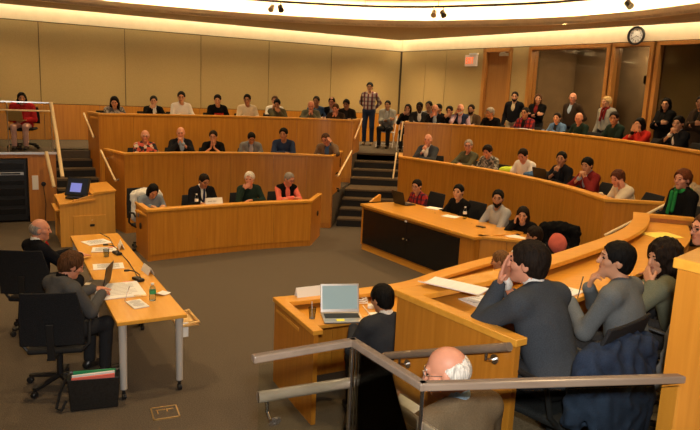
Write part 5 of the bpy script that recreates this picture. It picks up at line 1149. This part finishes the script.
# --- near right bank
P(.34, 4.98, 0, 22, 'black-haired man in dark suit seated at the silver laptop, seen from behind', 'man in dark suit at the silver laptop', near=True, s=.97, lean=6, yaw=18, pitch=14, skin='tan', hair='fringe', hc='black', top='jacket', tm=K('darkgreysuit'), shirt=K('white'), R='desk', L='desk')
P(1.55, 6.45, 0, 45, 'brown-haired head showing between the near desk and the grey-suited man\'s hands', 'brown-haired person beyond the grey-suited man\'s hands', s=.93, lean=14, yaw=20, pitch=14, skin='tan', hair='short', hc='lightbrown', tm=K('darkbrown'))
P(1.19, 3.42, Z2, 42, 'man in grey suit seen from behind, elbows on the desk, hands at his face', 'man in grey suit leaning on his elbows', 'tall', near=True, s=1.04, lean=24, turn=-4, yaw=22, pitch=2, wide=1.05, skin='pink', hair='fringe', hc='dark', top='jacket', tm=K('greysuit'), shirt=K('white'), R='cover', L='cover')
wg, wi = P(1.80, 3.88, Z2, 46, 'short black-haired woman in grey sweater resting her chin on her hand, pen in the other', 'woman in grey sweater with chin on hand', 'tall', near=True, s=.97, wide=1.08, lean=16, yaw=34, pitch=-4, skin='light', hair='fringe', hc='black', tm=K('greysweater'), R='chin', L='write')
P(2.34, 4.30, Z2, 48, 'person with curly dark hair in olive-grey top covering the mouth with a hand', 'curly-haired person covering the mouth', near=True, s=.92, lean=20, yaw=52, pitch=8, skin='light', hair='curly', hc='dark', tm=K('olivegrey'), R='desk', L='mouth')
P(2.78, 4.78, Z2, 50, 'man with glasses in fine checked pale shirt at the right edge of the photo', 'man in checked pale shirt at the right edge', s=1.02, lean=8, yaw=42, pitch=6, skin='pink', hair='short', hc='brown', top='shirt', tm=K('check'), glasses=BK)
P(.57, 2.76, .34, 36, 'balding white-haired man with glasses in brown tweed jacket in the foreground', 'balding white-haired man in tweed jacket', near=True, s=1.0, lean=8, yaw=38, pitch=14, wide=1.22, skin='pink', hair='bald', hc='white', top='jacket', tm=K('tweed'), shirt=K('lightblue'), glasses=M['silver'], R='hold', L='holdup')
# --- panelists, platform
P(-3.43, 6.92, 0, -38, 'bald man in black suit and red tie seated at the far panel table', 'bald man in black suit and red tie', 'tall', near=True, crz=4, s=.98, lean=3, yaw=-32, pitch=6, skin='pink', hair='bald', hc='grey', top='jacket', tm=K('suit'), tie=K('red'), R='reach', L='reach')
P(-2.58, 5.57, 0, -32, 'short-haired brown-haired woman in dark grey blazer writing at the near panel table', 'woman in dark grey blazer writing at the panel table', 'tall', near=True, crz=14, s=.98, lean=8, yaw=-22, pitch=26, skin='pink', hair='pixie', hc='brown', top='jacket', tm=K('blazer'), shirt=K('black'), glasses=BK, R='write', L='reach', shoes=M['leather'])
PR = P(-6.72, 13.30, ZP, -165, 'long-haired woman in red coat with a laptop on her lap on the platform', 'woman in red coat on the platform', s=.88, lean=4, yaw=12, pitch=10, wide=1.18, skin='asian', hair='long', hc='black', top='coat', tm=K('crimson'), shirt=K('red'), legs=K('pinkish'), R='lap', L='lap')
laptop('bronze laptop on the lap of the woman in red on the platform', -6.66, 12.96, ZP + .58, 2.88 - PI * 0 + .36, M['brass'], M['darkscreen'], 105, .30, .20)
for lb, p_, n_ in (('dark round socket on the left end of the four-panel front desk', (-3.385, 10.335, .50), (-.86, -.51)), ('dark round socket on the right end of the four-panel front desk', (-.615, 12.05, .52), (.99, -.13))):
    t = thing('cable_socket', lb, 'socket', p_); m = MB(); m.lathe((0, 0, 0), [(.05, 0), (.05, .015), (.02, .022)], 14, (n_[0], n_[1], 0)); m.build('face', M['black'], t)
# --- clothes and coats on chairs
def drape(label, x, y, z, rz, mat, extra=None, w=.30, top=1.02, name='coat'):
    t = thing(name, label, 'coat', (x, y, z), rz * DR_); S = Surf()
    S.ell((0, -.36, top - .22), (w, .075, .26), None, .04); S.cap((-w * .8, -.34, top - .06), (w * .8, -.34, top - .06), .07, .06, .05); S.cap((-w * .9, -.33, top - .1), (-w * .95, -.30, .52), .06, .05, .04); S.cap((w * .9, -.33, top - .1), (w * .95, -.28, .50), .06, .05, .04); S.ell((0, -.41, .55), (w * .9, .05, .25), None, .05)
    V, Q, lab = S.mesh([], .012, .012, .011, 38); link_quads('fabric', V, Q, [mat], None, t)
    if extra:
        S = Surf(); S.ell((.0, -.290, top - .27), (w * .50, .06, .15), None, .03); V, Q, lab = S.mesh([], .014, .014, .005, 30); link_quads('lining', V, Q, [extra], None, t)
    return t
ec = chair((2.82, 8.80, 0), 150 * DR_, 'black swivel chair holding the black and coral coat below the right desk wall', True)
drape('white jacket on the chair back of the black-haired woman at the front desk', -3.35, 10.90, 0, -142, K('white'), None, .25, .96)
drape('black coat with coral lining over an empty chair below the right desk wall', 2.82, 8.80, 0, 150, K('black'), K('coral'), .26, 1.06)
drape('dark blue jacket over the chair back behind the man in grey suit', 1.19, 3.40, Z2, 36, K('darkbluejacket'), None, .29, .90, 'jacket')
sd_, Sh_, El_, W__, hd_, n__, c__, p__ = wi['arms'][0]; ax_ = (W__ - El_) / np.linalg.norm(W__ - El_)
m = MB(); m.lathe(tuple((W__ - ax_ * .02) * .97), [(.036, -.012), (.040, -.008), (.040, .008), (.036, .012)], 16, tuple(ax_)); m.build('wristwatch', M['black'], wg)
drape('grey jacket on the chair back behind the woman in grey sweater', 1.80, 3.88, Z2, 46, K('grey'), None, .29, .90, 'jacket')
chair((4.42, 9.05, Z2), 99 * DR_, 'black swivel chair with tan coat between the cream sweater and the green scarf', True)
drape('tan coat over a chair between the cream sweater and the green scarf', 4.42, 9.05, Z2, 99, K('tan'), K('navy'), .28, 1.02)
S = Surf(); S.ell((0, 0, .05), (.16, .10, .07), None, .02); S.ell((.10, .03, .06), (.09, .08, .06), None, .03); V, Q, lab = S.mesh([], .012, .012, .006, 40)
o = link_quads('cloth_bag', V, Q, [M['lime']]); o.location = (2.90, 12.18, Z2 + LEDGE - .085); tag(o, 'lime green cloth bag between the patterned top and the white t-shirt', 'bag')
S = Surf(); S.ell((0, 0, .05), (.20, .12, .06), None, .02); V, Q, lab = S.mesh([], .012, .012, .006, 40)
o = link_quads('cloth_bag', V, Q, [K('blue')]); o.location = (3.26, 11.62, Z2 + LEDGE - .085); tag(o, 'blue bag lying on the desk right of the man in white t-shirt', 'bag')
# pen of the woman in grey, paper in the old man's hands
m = MB(); m.tube([(0, 0, 0), (.015, .01, .075), (.03, .02, .15)], [.003, .0045, .0045], 8); o = m.build('pen', M['black']); o.location = (1.58, 4.29, Z2 + LEDGE - .075); tag(o, 'dark pen held upright by the woman in grey sweater', 'pen')
m = MB(); m.tube([(0, 0, 0), (.02, .01, .07), (.04, .02, .14)], [.003, .0045, .0045], 8); o = m.build('pen', M['steel']); o.location = (-2.06, 5.80, .752); tag(o, 'silver pen in the writing woman\'s hand on the panel table', 'pen')
sheet('paper_sheet', 'white page held by the tweed-jacketed man', 'paper', .26, 3.02, .20, .26, .6, 1.225, lines=False)

# ------------------------------------------------------------------ light
W_ = bpy.data.worlds.new('World'); SC.world = W_; W_.use_nodes = True; W_.node_tree.nodes['Background'].inputs[0].default_value = (.02, .014, .008, 1); W_.node_tree.nodes['Background'].inputs[1].default_value = .5
WARM = (1.0, .70, .36); COVE = (1.0, .80, .50)
def area(name, loc, aim, sx_, sy_, power, col, spread=180):
    l = bpy.data.lights.new(name, 'AREA'); l.shape = 'RECTANGLE'; l.size = sx_; l.size_y = sy_; l.energy = power; l.color = col; l.spread = math.radians(spread)
    o = bpy.data.objects.new(name, l); C.objects.link(o); o.location = loc
    d = (Vector(aim) - Vector(loc)).normalized(); o.rotation_euler = d.to_track_quat('-Z', 'Y').to_euler(); return o
def line_light(a, b, z, nrm, tilt, power, w=.05):
    """tube lamp from a to b (plan points) looking along nrm, tilted down"""
    a, b = np.array(a), np.array(b); c = (a + b) / 2; L_ = float(np.linalg.norm(b - a))
    l = bpy.data.lights.new('cove_tube', 'AREA'); l.shape = 'RECTANGLE'; l.size = L_; l.size_y = w; l.energy = power * L_; l.color = COVE
    o = bpy.data.objects.new('cove_tube', l); C.objects.link(o); o.location = (c[0], c[1], z)
    x = Vector((*(b - a) / L_, 0)); zz = -Vector((nrm[0], nrm[1], tilt)).normalized(); y = zz.cross(x).normalized(); x = y.cross(zz)
    R_ = Matrix((x, y, zz)).transposed(); o.rotation_euler = R_.to_euler(); return o
PW = 5.5
for t0 in np.arange(0.15, LEND - 1, 2.4): line_light(CN + DL * t0 + NL * .24, CN + DL * min(t0 + 2.4, LEND) + NL * .24, ZS + .30, -NL, -1.1, PW)
for t0 in np.arange(0.15, REND - 1, 2.4): line_light(CN + DR * t0 + NR * .24, CN + DR * min(t0 + 2.4, REND) + NR * .24, ZS + .30, -NR, -1.1, PW)
rg = ring_out(.12); _, rn = offs(RING, 0)
for i in range(0, len(rg) - 6, 6): line_light(rg[i], rg[i + 6], ZS + .12, rn[i + 3], .35, 17.0)
for x, y, p in ((-4.5, 11.5, 90), (-2.5, 13.2, 100), (.2, 13.6, 90), (2.4, 12.6, 100), (3.8, 10.4, 100), (-5.5, 9.0, 80), (-3.2, 8.6, 110), (-.8, 9.6, 110), (1.4, 8.2, 110), (3.6, 6.6, 100), (-2.6, 5.0, 90), (0, 5.2, 90), (2.2, 3.8, 90)):
    l = bpy.data.lights.new('recessed_downlight', 'SPOT'); l.energy = p * 2.3; l.color = WARM; l.spot_size = math.radians(120); l.spot_blend = .8; l.shadow_soft_size = .12
    o = bpy.data.objects.new('recessed_downlight', l); C.objects.link(o); o.location = (x, y, ZC - .03)
area('booth_fill', wr(6.2, -1.4, 4.3), wr(6.2, -1.4, 0), .6, .6, 150, WARM); area('booth_fill', wr(7.6, -1.6, 4.3), wr(7.6, -1.6, 0), .3, .3, 70, WARM)  # unseen fill lights, added so the booth does not render black
for t0, W__ in [(t, wl) for t in (1.2, 3.0, 4.8, 6.6, 8.4, 10.2)] + [(t, wr) for t in (1.2, 3.0, 4.8, 6.6, 8.4)]:
    q = W__(t0, 1.45, ZS - .02); l = bpy.data.lights.new('soffit_downlight', 'SPOT'); l.energy = 150; l.color = WARM; l.spot_size = math.radians(140); l.spot_blend = .9; l.shadow_soft_size = .08
    o = bpy.data.objects.new('soffit_downlight', l); C.objects.link(o); o.location = q
# the photographer's flash
l = bpy.data.lights.new('camera_flash', 'SPOT'); l.energy = 460; l.color = (1, .93, .84); l.spot_size = math.radians(85); l.spot_blend = .6; l.shadow_soft_size = .04
o = bpy.data.objects.new('camera_flash', l); C.objects.link(o); o.location = (.05, -.02, 2.90); o.rotation_euler = (math.radians(90) - .16, 0, 0)

# ------------------------------------------------------------------ camera
f_, p_, r_, H_ = 651.25, .182, .0437, 2.73
Rv = Vector((1, 0, 0)); Uv = Vector((0, math.sin(p_), math.cos(p_))); Fv = Vector((0, math.cos(p_), -math.sin(p_)))
Xc = Rv * math.cos(r_) + Uv * math.sin(r_); Yc = -Rv * math.sin(r_) + Uv * math.cos(r_)
cam = bpy.data.cameras.new('camera'); cam.sensor_width = 36; cam.lens = f_ / 700 * 36; cam.clip_start = .05
co = bpy.data.objects.new('camera', cam); C.objects.link(co)
co.matrix_world = Matrix.Translation((0, 0, H_)) @ Matrix((Xc, Yc, -Fv)).transposed().to_4x4()
SC.camera = co
SC.view_settings.view_transform = 'Standard'; SC.view_settings.look = 'None'; SC.view_settings.gamma = 1; SC.view_settings.use_curve_mapping = False
SC.view_settings.exposure = 0.34
